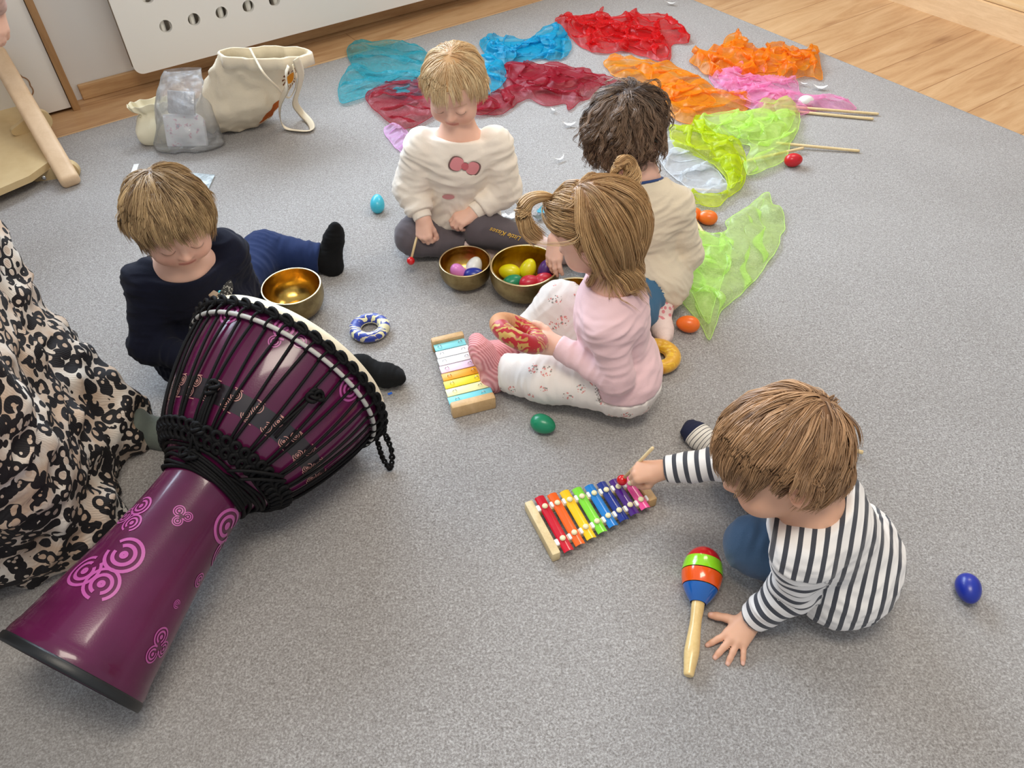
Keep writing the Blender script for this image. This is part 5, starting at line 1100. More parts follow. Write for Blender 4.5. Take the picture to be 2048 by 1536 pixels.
# ---- the child in the striped top
def striped_child():
    wrR, wrL = J(1322, 940, .112), J(1500, 1240, .032)
    yL = J(1455, 1300, .018)-J(1495, 1245, .030)
    sp = dict(s=.98, hs=1.04, head=J(1566, 911, .345), face=(-.88, .02, -.47), hup=(.05, .28, 1), neck=J(1625, 1012, .268), hips=two((1690, 1085, .085), (1680, 1165, .085)), sh=two((1640, 950, .25), (1608, 1105, .235)),
        arms=[dict(el=J(1465, 925, .155), wr=wrR, side=-1, yd=(-.95, .10, -.18), zd=(-.10, -.25, .95), pose=GRIP), dict(el=J(1585, 1180, .12), wr=wrL, side=1, yd=yL, zd=(-.05, -.1, 1), pose=SPLAY)],
        legs=[dict(kn=J(1560, 985, .075), an=J(1440, 893, .042), toe=(-.55, .80, .12), up=(.2, .2, 1)), dict(kn=J(1508, 1090, .088), an=J(1605, 1120, .045), toe=(.7, -.4, -.1), up=(0, -.3, 1))], brow=srgb(130, 96, 66))
    k = child('toddler in black and white striped top playing the rainbow xylophone', J(1690, 1140, CZ), TAN, sp)
    m, t, b = nt('striped_jersey'); at = t.nodes.new('ShaderNodeAttribute'); at.attribute_name = 's'; fr = math_n(t, 'FRACT', math_n(t, 'MULTIPLY', math_n(t, 'ADD', at.outputs['Fac'], 5.0), 1/.0205)); f = math_n(t, 'LESS_THAN', fr, .40)
    lnk(t, mixc(t, f, srgb(238, 234, 230), srgb(62, 64, 72)), b.inputs['Base Color']); b.inputs['Roughness'].default_value = .88; b.inputs['Sheen Weight'].default_value = .2; n = tex(t, 'Noise', 380, objco(t)); bumpn(t, b, n.outputs['Fac'], .25, .001)
    top(k, m, .012, (.012, .010), (.93, .93), -.055, 'striped_top', .0045, 33, neckr=.043, stripes=(.92, -.36, .10), belly=1.12, big=.004, neckcut=-.004, along=.024, armk=.02)
    bottoms(k, cloth('slate_blue_jersey', srgb(64, 88, 114), .88), .008, (.80, .9), .05, 'trousers', .0035, 61)
    m2, t, b = nt('striped_sock'); at = t.nodes.new('ShaderNodeAttribute'); at.attribute_name = 's'; fr = math_n(t, 'FRACT', math_n(t, 'MULTIPLY', math_n(t, 'ADD', at.outputs['Fac'], 1), 1/.0085)); f = math_n(t, 'LESS_THAN', fr, .16)
    c = mixc(t, f, srgb(226, 220, 208), srgb(46, 48, 60)); toe = math_n(t, 'GREATER_THAN', at.outputs['Fac'], .058); lnk(t, mixc(t, toe, c, srgb(28, 34, 62)), b.inputs['Base Color']); b.inputs['Roughness'].default_value = .95; n = tex(t, 'Noise', 450, objco(t)); bumpn(t, b, n.outputs['Fac'], .4, .001)
    socks(k, [m2], .5, .003)
    make_hair(k.root, k.hc, k.Fh, k.hs, dict(headf=k.headf, pole=(.05, -.80, .60), length=lambda n, rg: sidecut(n, np.where(n[:, 1] > .3, .078, .075), .085), guides=640, per=9, seed=21, vol=.011, grav=.25, mess=.28, swirl=.35, line=[-.70, -.70, -.55, -.30, .10, .46, .55], clump=.007, thick=.0007), hair_mat('chestnut', srgb(116, 84, 58), srgb(202, 160, 118)), lambda P: np.minimum(k.bodyf(P), k.topf(P)))
    return k
KS = striped_child()
def mallet(p0, p1, label, r=.0033, head=.0105, loc=None):
    p0, p1 = V(p0), V(p1); d = nrm(p1-p0); t = thing('mallet', label, 'mallet', (p0+p1)/2)
    P, q, tt = tubes(np.array([lerp(p0, p1, u) for u in (0, .02, .5, 1)])[None], np.array([r*.8, r, r, r*.95]), 12); put('rod', MB().add(P, q, tt).mesh(), BIRCHR, t)
    bm = bmesh.new(); bmesh.ops.create_uvsphere(bm, u_segments=28, v_segments=18, radius=head, matrix=Matrix.Translation(Vector(p1+d*head*.75))); put('beater', bm_mesh(bm, smooth=True), mat('red_beater', srgb(206, 18, 24), .2, coat=.5), t)
mallet(J(845, 428, .135), J(823, 516, .060), 'thin wooden mallet with red ball held by the child in the cream sweatshirt')
mallet(J(1306, 895, .155), J(1248, 956, .060), 'thin wooden mallet with red ball in the fist above the rainbow xylophone')

stick(J(1672, 892, .012+CZ), J(1726, 905, .012+CZ), .0042, 'wooden rod end peeping out behind the striped child', None)
# ================================================================== organza scarves
SC.cycles.transparent_max_bounces = 28
def organza(name, col, dens=.42, glow=0.5):
    m = bpy.data.materials.new('organza_'+name); m.use_nodes = True; t = m.node_tree; t.nodes.remove(t.nodes['Principled BSDF']); out = t.nodes['Material Output']
    d = t.nodes.new('ShaderNodeBsdfDiffuse'); d.inputs['Color'].default_value = col; tr = t.nodes.new('ShaderNodeBsdfTranslucent'); tr.inputs['Color'].default_value = col; g = t.nodes.new('ShaderNodeBsdfGlossy'); g.inputs['Roughness'].default_value = .35; g.inputs['Color'].default_value = tuple(.5+.5*c for c in col[:3])+(1,)
    tp = t.nodes.new('ShaderNodeBsdfTransparent'); tp.inputs['Color'].default_value = tuple(.62+.38*c for c in col[:3])+(1,)
    m1 = t.nodes.new('ShaderNodeMixShader'); m1.inputs[0].default_value = .4; lnk(t, d.outputs[0], m1.inputs[1]); lnk(t, tr.outputs[0], m1.inputs[2]); m2 = t.nodes.new('ShaderNodeMixShader'); m2.inputs[0].default_value = .10; lnk(t, m1.outputs[0], m2.inputs[1]); lnk(t, g.outputs[0], m2.inputs[2])
    lw = t.nodes.new('ShaderNodeLayerWeight'); lw.inputs['Blend'].default_value = .35; n = tex(t, 'Noise', 70, objco(t), Detail=3); at = t.nodes.new('ShaderNodeAttribute'); at.attribute_name = 'dens'
    f = math_n(t, 'ADD', math_n(t, 'MULTIPLY', at.outputs['Fac'], dens*.62), math_n(t, 'MULTIPLY', lw.outputs['Facing'], .30)); f = math_n(t, 'ADD', f, math_n(t, 'MULTIPLY', math_n(t, 'SUBTRACT', n.outputs['Fac'], .5), .3), True)
    m3 = t.nodes.new('ShaderNodeMixShader'); lnk(t, f, m3.inputs[0]); lnk(t, tp.outputs[0], m3.inputs[1]); lnk(t, m2.outputs[0], m3.inputs[2]); lnk(t, m3.outputs[0], out.inputs[0]); return m
def inpoly(P, poly):
    x, y = P[:, 0], P[:, 1]; c = np.zeros(len(P), bool); n = len(poly)
    for i in range(n):
        x0, y0 = poly[i]; x1, y1 = poly[(i+1) % n]; k = ((y0 > y) != (y1 > y)) & (x < (x1-x0)*(y-y0)/(y1-y0+1e-15)+x0); c ^= k
    return c
def polydist(P, poly):
    d = np.full(len(P), 9.)
    for i in range(len(poly)):
        a, b = poly[i], poly[(i+1) % len(poly)]; ab = b-a; t = np.clip(((P-a)@ab)/(ab@ab+1e-12), 0, 1); d = np.minimum(d, np.linalg.norm(P-a-t[:, None]*ab, axis=1))
    return d
def scarf(label, layers, m, seed=1, fold=.010, wl=.055, hgt=.022, z0=.004, step=.0042, group='sheer scarves on the carpet'):
    mb = MB(); dn = []
    for li, px in enumerate(layers):
        poly0 = np.array([J(x, y, .012)[:2] for x, y in px]); cl = np.concatenate([poly0, poly0[:3]]); sp_ = spline([np.append(p, 0) for p in np.concatenate([poly0[-1:], poly0, poly0[:2]])], (len(poly0)+2)*8)[8:-8, :2] if len(poly0) > 3 else poly0
        poly = sp_; lo, hi = poly.min(0)-.01, poly.max(0)+.01; nx, ny = np.ceil((hi-lo)/step).astype(int)+1
        gx, gy = np.meshgrid(lo[0]+np.arange(nx)*step, lo[1]+np.arange(ny)*step, indexing='ij'); G = np.stack([gx.ravel(), gy.ravel()], 1); sd = polydist(G, poly); ins = inpoly(G, poly)
        # pull outside vertices next to the outline onto it
        keep = ins | (sd < step*1.1); idx = np.full(len(G), -1); idx[keep] = np.arange(keep.sum()); Q = G[keep].copy(); out = ~ins[keep]
        if out.any():
            e = 1e-4; gr = np.stack([polydist(Q[out]+[e, 0], poly)-polydist(Q[out]-[e, 0], poly), polydist(Q[out]+[0, e], poly)-polydist(Q[out]-[0, e], poly)], 1)/(2*e); Q[out] -= gr*sd[keep][out][:, None]
        i = np.arange(nx-1)[:, None]; j = np.arange(ny-1)[None]; q = np.stack([i*ny+j, (i+1)*ny+j, (i+1)*ny+j+1, i*ny+j+1], -1).reshape(-1, 4); q = idx[q]; q = q[(q >= 0).all(1)]
        Q3 = np.concatenate([Q, np.full((len(Q), 1), seed*3.1+li*1.7)], 1); sdk = np.where(out, 0, sd[keep]); damp = np.clip(sdk/.03, .12, 1); 
        ang = seed*1.3+li*.8; ca, sa = math.cos(ang), math.sin(ang); A2 = np.array([[ca, sa, 0], [-sa*.45, ca*.45, 0], [0, 0, 1]]).T      # stretched folds
        W = Q3@A2; e = .002; f = lambda X: noise(X, .8/wl, seed+li)+.28*noise(X, 2.1/wl, seed+5)
        gx_ = (f((Q3+[e, 0, 0])@A2)-f((Q3-[e, 0, 0])@A2))/(2*e); gy_ = (f((Q3+[0, e, 0])@A2)-f((Q3-[0, e, 0])@A2))/(2*e); disp = np.stack([gx_, gy_], 1)*fold*wl*1.6
        h = f(W); ridge = np.maximum(0, 1-2.2*np.abs(h)); fine = noise(Q3, 45, seed)
        XY = Q+disp*damp[:, None]; Z = CZ+z0+li*.006+hgt*(.25+.75*np.clip(sdk/.02, 0, 1))*(ridge**1.5*.8+.25+.25*noise(Q3, 12, seed+3))+.0010*fine; Z = np.maximum(Z, CZ+.0015)
        P = np.concatenate([XY, Z[:, None]], 1); mb.add(P, q); dn.append(np.full(len(P), 1.0))
        # rolled hem
        k = max(24, int(len(poly)*1.2)); hp = np.array([poly[int(x) % len(poly)]*(1-(x % 1))+poly[(int(x)+1) % len(poly)]*(x % 1) for x in np.linspace(0, len(poly), k, endpoint=False)])
        H3 = np.concatenate([hp, np.full((len(hp), 1), seed*3.1+li*1.7)], 1); gx_ = (f((H3+[e, 0, 0])@A2)-f((H3-[e, 0, 0])@A2))/(2*e); gy_ = (f((H3+[0, e, 0])@A2)-f((H3-[0, e, 0])@A2))/(2*e)
        XYh = hp+np.stack([gx_, gy_], 1)*fold*wl*1.6*.12; hh = f(H3@A2); Zh = CZ+z0+li*.006+hgt*.25*(np.maximum(0, 1-2.2*np.abs(hh))**1.5*.8+.25+.25*noise(H3, 12, seed+3)); Ph, qh, _ = tubes(np.concatenate([XYh, np.maximum(Zh, CZ+.002)[:, None]], 1)[None], .0011, 5, closed=True); mb.add(Ph, qh); dn.append(np.full(len(Ph), 2.2))
    me = mb.mesh('scarf'); setattrf(me, 'dens', np.concatenate(dn)); o = put('scarf', me, m); tag(o, label, 'scarf', group); c = me.vertices[0].co.copy(); origin_to(o, (c.x, c.y, CZ)); return o
scarf('teal blue sheer scarf, leftmost of all, behind the blond child', [[(700,92),(745,85),(790,82),(845,98),(862,130),(860,170),(800,168),(740,160),(712,140),(697,115)], [(682,165),(712,140),(760,150),(850,150),(856,175),(840,200),(800,205),(760,180),(735,195),(700,208),(680,205)]], organza('teal', srgb(60, 196, 212), .40), 1, .010, .07)
scarf('bright turquoise blue scarf bunched between the blond child and the red scarf', [[(958,85),(985,80),(1020,80),(1060,78),(1100,55),(1118,52),(1140,80),(1142,105),(1130,118),(1100,122),(1080,118),(1040,128),(1010,132),(985,130)], [(975,92),(1040,88),(1095,80),(1128,95),(1100,112),(1040,118),(990,120)], [(955,125),(1000,130),(1012,165),(990,188),(955,200)]], organza('cyan', srgb(0, 192, 230), .55), 2, .014, .05, .03)
scarf('crimson sheer scarf trailing behind the back of the blond child', [[(1005,125),(1030,112),(1060,128),(1110,132),(1160,145),(1215,155),(1240,166),(1200,190),(1160,205),(1137,222),(1130,208),(1090,212),(1060,200),(1040,205),(1000,230),(950,222),(960,190),(1010,185),(1002,160)], [(737,210),(740,185),(800,160),(850,165),(960,190),(1000,215),(960,235),(900,220),(860,240),(820,262),(790,258)], [(1010,135),(1060,135),(1150,150),(1200,162),(1130,185),(1040,180)]], organza('crimson', srgb(190, 14, 52), .42), 3, .012, .06)
scarf('pale lilac scarf tip by the elbow of the blond child', [[(768,262),(785,248),(812,262),(822,290),(812,306),(795,300),(780,282)]], organza('lilac', srgb(246, 200, 244), .5), 4, .008, .04)
scarf('bright red scarf, farthest from the camera', [[(1110,40),(1150,32),(1190,35),(1205,16),(1212,34),(1260,30),(1320,32),(1350,45),(1377,72),(1376,88),(1345,90),(1340,122),(1320,125),(1290,115),(1250,105),(1200,108),(1165,95),(1140,75)], [(1150,45),(1230,48),(1290,60),(1330,95),(1290,105),(1230,85),(1170,75)]], organza('red', srgb(236, 22, 30), .5), 5, .014, .055, .03)
scarf('orange scarf between the dark-haired child and the pink scarf', [[(1207,125),(1230,118),(1290,122),(1340,135),(1390,150),(1440,185),(1480,185),(1500,200),(1490,222),(1440,228),(1400,235),(1385,250),(1350,240),(1320,215),(1290,170),(1240,160),(1215,140)], [(1270,135),(1330,150),(1390,180),(1430,205),(1400,225),(1350,215),(1310,175)]], organza('orange', srgb(255, 172, 22), .55), 6, .013, .055, .026)
scarf('crumpled orange scarf next to the wooden floor', [[(1378,122),(1405,102),(1435,108),(1455,72),(1480,78),(1490,95),(1520,108),(1560,100),(1590,108),(1630,98),(1640,130),(1643,160),(1620,155),(1580,160),(1540,165),(1480,160),(1420,155),(1395,140)], [(1410,118),(1460,100),(1530,115),(1610,112),(1600,140),(1520,150),(1440,142)]], organza('deep_orange', srgb(255, 166, 18), .55), 7, .014, .05, .04)
scarf('pink scarf under the white egg with two sticks poking out', [[(1420,145),(1450,140),(1480,128),(1495,145),(1530,142),(1545,160),(1590,160),(1605,190),(1680,200),(1710,215),(1700,222),(1640,220),(1600,232),(1520,228),(1490,215),(1440,190),(1425,170)], [(1440,150),(1500,150),(1540,175),(1590,200),(1540,215),(1480,195),(1445,175)]], organza('pink', srgb(255, 184, 224), .45), 8, .012, .045, .026)
scarf('lime green scarf lying over the stick ends beside the red egg', [[(1395,245),(1440,230),(1510,228),(1520,210),(1560,190),(1590,215),(1597,235),(1595,265),(1580,295),(1568,325),(1530,345),(1492,355),(1488,330),(1500,300),(1460,290),(1420,275)], [(1440,240),(1520,235),(1585,235),(1570,275),(1530,290),(1470,280)]], organza('lime', srgb(226, 252, 150), .42), 9, .012, .055, .024, .012)
scarf('chartreuse yellow scarf heaped over the white scarf', [[(1340,258),(1370,262),(1400,240),(1440,262),(1480,300),(1490,340),(1485,375),(1450,405),(1430,418),(1380,410),(1350,398),(1400,392),(1440,395),(1455,375),(1440,350),(1400,320),(1350,300)], [(1390,255),(1430,275),(1470,310),(1482,350),(1460,390),(1452,360),(1420,310)]], organza('chartreuse', srgb(222, 238, 30), .5), 10, .013, .05, .03, .010)
scarf('thin white scarf spread behind the oat sweater', [[(1318,285),(1345,280),(1400,312),(1440,350),(1455,375),(1440,392),(1400,385),(1360,365),(1325,330)], [(1345,375),(1400,382),(1450,372),(1455,385),(1430,395),(1380,390)]], organza('white', srgb(236, 240, 244), .5), 11, .010, .045, .018)
scarf('pale green scarf spread out in front of the orange eggs, nearest of the scarves', [[(1380,452),(1420,470),(1455,460),(1450,445),(1480,425),(1500,412),(1520,395),(1535,388),(1545,412),(1562,418),(1572,455),(1560,475),(1555,500),(1520,550),(1480,590),(1440,625),(1425,672),(1415,680),(1400,650),(1360,600),(1335,570),(1350,510)], [(1385,470),(1430,480),(1460,500),(1445,560),(1425,620),(1415,650),(1380,590),(1350,560)]], organza('pale_green', srgb(224, 252, 160), .36), 12, .011, .065, .022)
# ------------------------------------------------------------------ feathers and scraps
def feather(px, py, L, ang, label, col=(238, 238, 236), curve=.3, W=.28):
    c = J(px, py, CZ+.004); a = math.radians(ang); d = V(math.cos(a), math.sin(a), 0); s = V(-math.sin(a), math.cos(a), 0); u = np.linspace(-.5, 1, 26)*1.0; u = np.linspace(0, 1, 26)
    mid = c+np.outer((u-.5)*L, d)+np.outer(curve*L*(u-.5)**2, s)+np.outer(.004+.010*(u-.5)**2*4*L/.05, UZ); w = L*W*np.sin(np.clip(u*1.08, 0, 1)*PI)**.7*.5+.0003; rg = np.random.default_rng(int(px)); mb = MB()
    lft = mid+(w*(1+.25*rg.normal(size=26)*.5))[:, None]*s+UZ*.002; rgt = mid-(w*(1+.25*rg.normal(size=26)*.5))[:, None]*s+UZ*.0015; k = np.arange(25)
    P = np.concatenate([lft, mid, rgt]); mb.add(P, np.concatenate([np.stack([k, k+1, k+27, k+26], 1), np.stack([k+26, k+27, k+53, k+52], 1)])); Pq, q, t = tubes(mid[None], .0005, 4); mb.add(Pq, q, t)
    o = put('feather', mb.mesh(), mat('down_%d' % px, srgb(*col), .8, bump=.4, bscale=600)); tag(o, label, 'feather', 'loose feathers on the carpet'); origin_to(o, c)
feather(1640, 178, .055, -10, 'white feather right of the pink scarf near the wooden floor'); feather(1606, 170, .030, 150, 'small white feather at the edge of the orange scarf')
feather(1139, 252, .048, 0, 'flat white feather left of the dark curly head'); feather(1107, 223, .030, 120, 'tiny white feather just below the crimson scarf'); feather(1121, 321, .045, 35, 'thin curved white feather between the two seated children', curve=1.0, W=.16)
feather(1341, 9, .045, 160, 'white feather lying far away at the top edge of the carpet'); feather(1046, 404, .030, 20, 'small white feather left of the blond pigtail'); feather(1024, 436, .040, 60, 'fluffy white feather beside the grey leggings', W=.5)
feather(1010, 434, .030, 110, 'second white fluff touching the grey leggings', W=.5); feather(1083, 425, .045, 70, 'teal dyed feather beneath the blond pigtail', (70, 150, 170), W=.5); feather(1078, 438, .035, 10, 'dark speckled feather beneath the blond pigtail', (90, 96, 92), W=.5)
feather(1006, 777, .050, -20, 'grey feather lying under the pink sock', (176, 174, 176), .5, .4)
o = put('confetti_scrap', box(frame(V(1, .5, 0), UZ), J(780, 787, CZ+.001), (.006, .010, .0008)), mat('blue_scrap', srgb(50, 110, 220), .6)); tag(o, 'tiny blue scrap on the carpet right of the drum', 'scrap')
# ------------------------------------------------------------------ bags
def loft(keys, n=72, m=40, seed=1, amp=.006):
    """keys: centre, half axes vectors a and b"""
    C_ = spline([k[0] for k in keys], m); A_ = spline([k[1] for k in keys], m); B_ = spline([k[2] for k in keys], m); t = np.linspace(0, 2*PI, n, endpoint=False); e = .72
    cx = np.sign(np.cos(t))*np.abs(np.cos(t))**e; sy = np.sign(np.sin(t))*np.abs(np.sin(t))**e; P = C_[:, None]+cx[None, :, None]*A_[:, None]+sy[None, :, None]*B_[:, None]
    N = P-C_[:, None]; N /= np.linalg.norm(N, axis=-1, keepdims=True)+1e-9; f = noise(P.reshape(-1, 3)*V(1, 1, .45), 16, seed).reshape(P.shape[:2]); f2 = noise(P.reshape(-1, 3)*V(1, 1, .6), 38, seed+2).reshape(P.shape[:2]); P = P+N*((1-2*np.abs(f))*amp+f2*amp*.5)[..., None]; P[..., 2] = np.maximum(P[..., 2], CZ+.001)
    i = np.arange(m-1)[:, None]; j = np.arange(n)[None]; q = np.stack([i*n+j, i*n+(j+1) % n, (i+1)*n+(j+1) % n, (i+1)*n+j], -1).reshape(-1, 4); uv = np.stack(np.broadcast_arrays(t[None]/(2*PI), np.linspace(0, 1, m)[:, None]), -1).reshape(-1, 2); return P.reshape(-1, 3), q, uv
def tote():
    t = thing('tote_bag', 'slumped cream canvas tote bag with long handles and orange sun print', 'tote bag', J(478, 238, CZ)*V(1, 1, 1))
    b0 = J(470, 236, .01); X = nrm(J(560, 225, .01)-J(400, 262, .01)); X = V(.95, .3, 0); X = nrm(X); Y = V(-X[1], X[0], 0)
    K = [(J(468, 250, .010), X*.012, Y*.008), (J(466, 250, .013), X*.085, Y*.045), (J(470, 232, .05), X*.120, Y*.062), (J(482, 205, .11), X*.140+UZ*.006, Y*.066), (J(497, 170, .17), X*.142+UZ*.004, Y*.056), (J(515, 132, .24), X*.132-UZ*.004, Y*.046), (J(532, 104, .29), X*.118-UZ*.016, Y*.040)]
    K = [(c, a, b) for c, a, b in K]
    P, q, uv = loft(K, 96, 64, 4, .013); m, tt, b = nt('canvas_print'); v = objco(tt); w1 = tex(tt, 'Wave', 300, v, bands_direction='X'); b.inputs['Roughness'].default_value = .9; cr = srgb(232, 218, 192)
    class sx: outputs = [tt.nodes.new('ShaderNodeAttribute'), tt.nodes.new('ShaderNodeAttribute')]
    sx.outputs[0].attribute_name = 'pu'; sx.outputs[1].attribute_name = 'pv'; sx.outputs = [x.outputs['Fac'] for x in sx.outputs]
    def spot(cu, cv, ru, rv):
        a = math_n(tt, 'DIVIDE', math_n(tt, 'SUBTRACT', sx.outputs[0], cu), ru); bb = math_n(tt, 'DIVIDE', math_n(tt, 'SUBTRACT', sx.outputs[1], cv), rv); return math_n(tt, 'SQRT', math_n(tt, 'ADD', math_n(tt, 'MULTIPLY', a, a), math_n(tt, 'MULTIPLY', bb, bb))), a, bb
    r, a, bb = spot(.885, .72, .040, .12); ang = math_n(tt, 'ARCTAN2', bb, a); rays = math_n(tt, 'MULTIPLY', math_n(tt, 'GREATER_THAN', math_n(tt, 'SINE', math_n(tt, 'MULTIPLY', ang, 18)), .2), math_n(tt, 'MULTIPLY', math_n(tt, 'LESS_THAN', r, 1.0), math_n(tt, 'GREATER_THAN', r, .55)))
    c = mixc(tt, rays, cr, srgb(120, 70, 30)); c = mixc(tt, math_n(tt, 'LESS_THAN', r, .45), c, srgb(236, 152, 30)); n = tex(tt, 'Noise', 26, v, Detail=2)
    r2, _, _ = spot(.87, .38, .035, .17); c = mixc(tt, math_n(tt, 'MULTIPLY', math_n(tt, 'LESS_THAN', r2, 1.0), math_n(tt, 'GREATER_THAN', n.outputs['Fac'], .42)), c, srgb(186, 92, 20)); lnk(tt, c, b.inputs['Base Color']); bumpn(tt, b, math_n(tt, 'ADD', tex(tt, 'Noise', 350, v).outputs['Fac'], math_n(tt, 'MULTIPLY', n.outputs['Fac'], 3)), .5, .002)
    me = np_mesh('bag', P, q); setattrf(me, 'pu', uv[:, 0]); setattrf(me, 'pv', uv[:, 1]); bd = put('bag_body', me, m, t); md = bd.modifiers.new('thickness', 'SOLIDIFY'); md.thickness = .0016
    cv = cloth('canvas', cr, .9, .4, 300); top_ = P[-96:]; c = top_.mean(0); P2 = np.concatenate([top_, c+(top_-c)*1.04-UZ*.004, c+(top_-c)*1.06-UZ*.034+.004*noise(top_, 30, 2)[:, None]]); k = np.arange(96); k2 = (k+1) % 96
    hm = put('turned_hem', np_mesh('h', P2, np.concatenate([np.stack([k, k2, 96+k2, 96+k], 1), np.stack([96+k, 96+k2, 192+k2, 192+k], 1)])), cv, t); md = hm.modifiers.new('thickness', 'SOLIDIFY'); md.thickness = .0014
    def strap(pts, w=.012):
        s = spline(pts, 60); P, q, tr = tubes(s[None], w, 6, r2=.0016); P3 = P; put('handle', MB().add(P3, q, tr).mesh(), cv, t)
    strap([J(577, 132, .30), J(572, 150, .275), J(574, 175, .22), J(561, 205, .14), J(560, 235, .06), J(570, 255, .018), J(596, 261, .014), J(622, 260, .014), J(620, 245, .016), J(602, 225, .03), J(590, 205, .08), J(598, 175, .16), J(602, 148, .24), J(592, 118, .31)])
    strap([J(500, 97, .32), J(512, 120, .30), J(530, 150, .27), J(555, 175, .20), J(575, 195, .13), J(585, 188, .12), J(592, 165, .19), J(585, 130, .28)], .0035)
tote()
def pouch():
    t = thing('drawstring_pouch', 'small cream cotton drawstring pouch leaning left of the crumpled clear plastic bag', 'pouch', J(318, 270, CZ)); b0 = J(328, 280, .008); X = nrm(V(.93, .35, 0)); Y = V(-X[1], X[0], 0)
    K = [(b0, X*.02, Y*.01), (b0+UZ*.004, X*.064, Y*.03), (b0+UZ*.04, X*.074, Y*.038), (b0+UZ*.075+Y*.01-X*.004, X*.055, Y*.028), (b0+UZ*.092+Y*.015-X*.005, X*.040, Y*.014), (b0+UZ*.106+Y*.02-X*.006, X*.056, Y*.022), (b0+UZ*.122+Y*.024-X*.006, X*.064, Y*.026)]
    P, q, uv = loft(K, 80, 44, 9, .004); g = np.clip((P[:, 2]-b0[2]-.08)/.03, 0, 1); a = uv[:, 0]*2*PI; cc = P.copy(); P = P+g[:, None]*(.006*np.sin(a*11))[:, None]*Y
    cv = cloth('pouch_cotton', srgb(232, 224, 196), .92, .4, 300); o = put('pouch_body', np_mesh('p', P, q), cv, t); md = o.modifiers.new('thickness', 'SOLIDIFY'); md.thickness = .0012
    P, q, tr = tubes(spline([b0+UZ*.09-X*.045, J(284, 226, .085), J(276, 233, .06), J(274, 248, .03), J(279, 252, .02)], 30)[None], .0022, 6); put('cord', MB().add(P, q, tr).mesh(), cv, t)
pouch()
def clear_plastic(name, a=.16, df=.22, dc=(.8, .82, .84, 1)):
    m = bpy.data.materials.new(name); m.use_nodes = True; t = m.node_tree; t.nodes.remove(t.nodes['Principled BSDF']); out = t.nodes['Material Output']; v = objco(t); vo = tex(t, 'Voronoi', 34, v, feature='SMOOTH_F1'); n = tex(t, 'Noise', 60, v, Detail=4, Roughness=.7)
    h = math_n(t, 'ADD', vo.outputs['Distance'], math_n(t, 'MULTIPLY', n.outputs['Fac'], .5)); bp = t.nodes.new('ShaderNodeBump'); bp.inputs['Strength'].default_value = 1; bp.inputs['Distance'].default_value = .012; lnk(t, h, bp.inputs['Height'])
    g = t.nodes.new('ShaderNodeBsdfGlossy'); g.inputs['Roughness'].default_value = .06; lnk(t, bp.outputs[0], g.inputs['Normal']); d = t.nodes.new('ShaderNodeBsdfDiffuse'); d.inputs['Color'].default_value = dc; tp = t.nodes.new('ShaderNodeBsdfTransparent'); tp.inputs['Color'].default_value = (.985, .99, .99, 1)
    lw = t.nodes.new('ShaderNodeLayerWeight'); lw.inputs['Blend'].default_value = .3; lnk(t, bp.outputs[0], lw.inputs['Normal']); m0 = t.nodes.new('ShaderNodeMixShader'); m0.inputs[0].default_value = df; lnk(t, tp.outputs[0], m0.inputs[1]); lnk(t, d.outputs[0], m0.inputs[2])
    m1 = t.nodes.new('ShaderNodeMixShader'); lnk(t, math_n(t, 'ADD', math_n(t, 'MULTIPLY', lw.outputs['Fresnel'], .8), a*.5, True), m1.inputs[0]); lnk(t, m0.outputs[0], m1.inputs[1]); lnk(t, g.outputs[0], m1.inputs[2]); lnk(t, m1.outputs[0], out.inputs[0]); return m
def plastic_bag():
    t = thing('plastic_bag', 'crumpled clear plastic bag holding a white printed packet, between pouch and tote', 'plastic bag', J(385, 290, CZ)); b0 = J(382, 292, .01); X = nrm(V(.98, .08, 0)); Y = V(-X[1], X[0], 0)
    K = [(b0, X*.02, Y*.01), (b0+UZ*.005, X*.098, Y*.045), (b0+UZ*.04, X*.095, Y*.05), (b0+UZ*.09+X*.01, X*.085, Y*.045), (b0+UZ*.15+X*.018+Y*.02, X*.078, Y*.035), (b0+UZ*.195+X*.025+Y*.05, X*.062, Y*.022), (b0+UZ*.22+X*.03+Y*.07, X*.05, Y*.01)]
    P, q, uv = loft(K, 96, 60, 14, .008); r = noise(P, 60, 3)*.003; P = P+r[:, None]*V(.5, -.8, .3); o = put('film', np_mesh('p', P, q), clear_plastic('clear_film', .14), t)
    m, tt, b = nt('printed_packet'); v = objco(tt); n = tex(tt, 'Noise', 55, v, Detail=3); r = ramp(tt, [(.44, srgb(238, 238, 238)), (.6, srgb(236, 232, 234)), (.64, srgb(232, 176, 190)), (.7, srgb(170, 180, 190))]); lnk(tt, n.outputs['Fac'], r.inputs[0]); lnk(tt, r.outputs[0], b.inputs['Base Color']); b.inputs['Roughness'].default_value = .4
    F = frame(nrm(V(0, .45, .9)), V(0, -1, .4)); put('packet', box(F, b0+UZ*.055, (.13, .10, .02), .006), m, t); put('foil_packet', box(frame(nrm(V(.1, .5, .85)), V(0, -1, .5)), b0+UZ*.14+X*.012+Y*.012, (.085, .07, .014), .005), mat('foil', srgb(196, 196, 200), .3, .8, bump=1, bscale=60, bdist=.004), t)
plastic_bag()
zb = np.array([J(*p) for p in ((372, 346, .012), (430, 351, .011), (414, 385, .011), (380, 395, .011), (350, 372, .012))]); P = np.concatenate([zb, zb+UZ*.003]); k = np.arange(5); bm_ = bmesh.new(); vs = [bm_.verts.new(p) for p in P]; bm_.faces.new(vs[:5]); bm_.faces.new(vs[5:][::-1])
for i in range(5): bm_.faces.new((vs[i], vs[(i+1) % 5], vs[5+(i+1) % 5], vs[5+i]))
o = put('zip_bag', bm_mesh(bm_), clear_plastic('zip_film', .12, .5, (.78, .90, .95, 1))); tag(o, 'flat clear zip bag behind the head of the child in navy', 'zip bag'); origin_to(o, zb.mean(0))
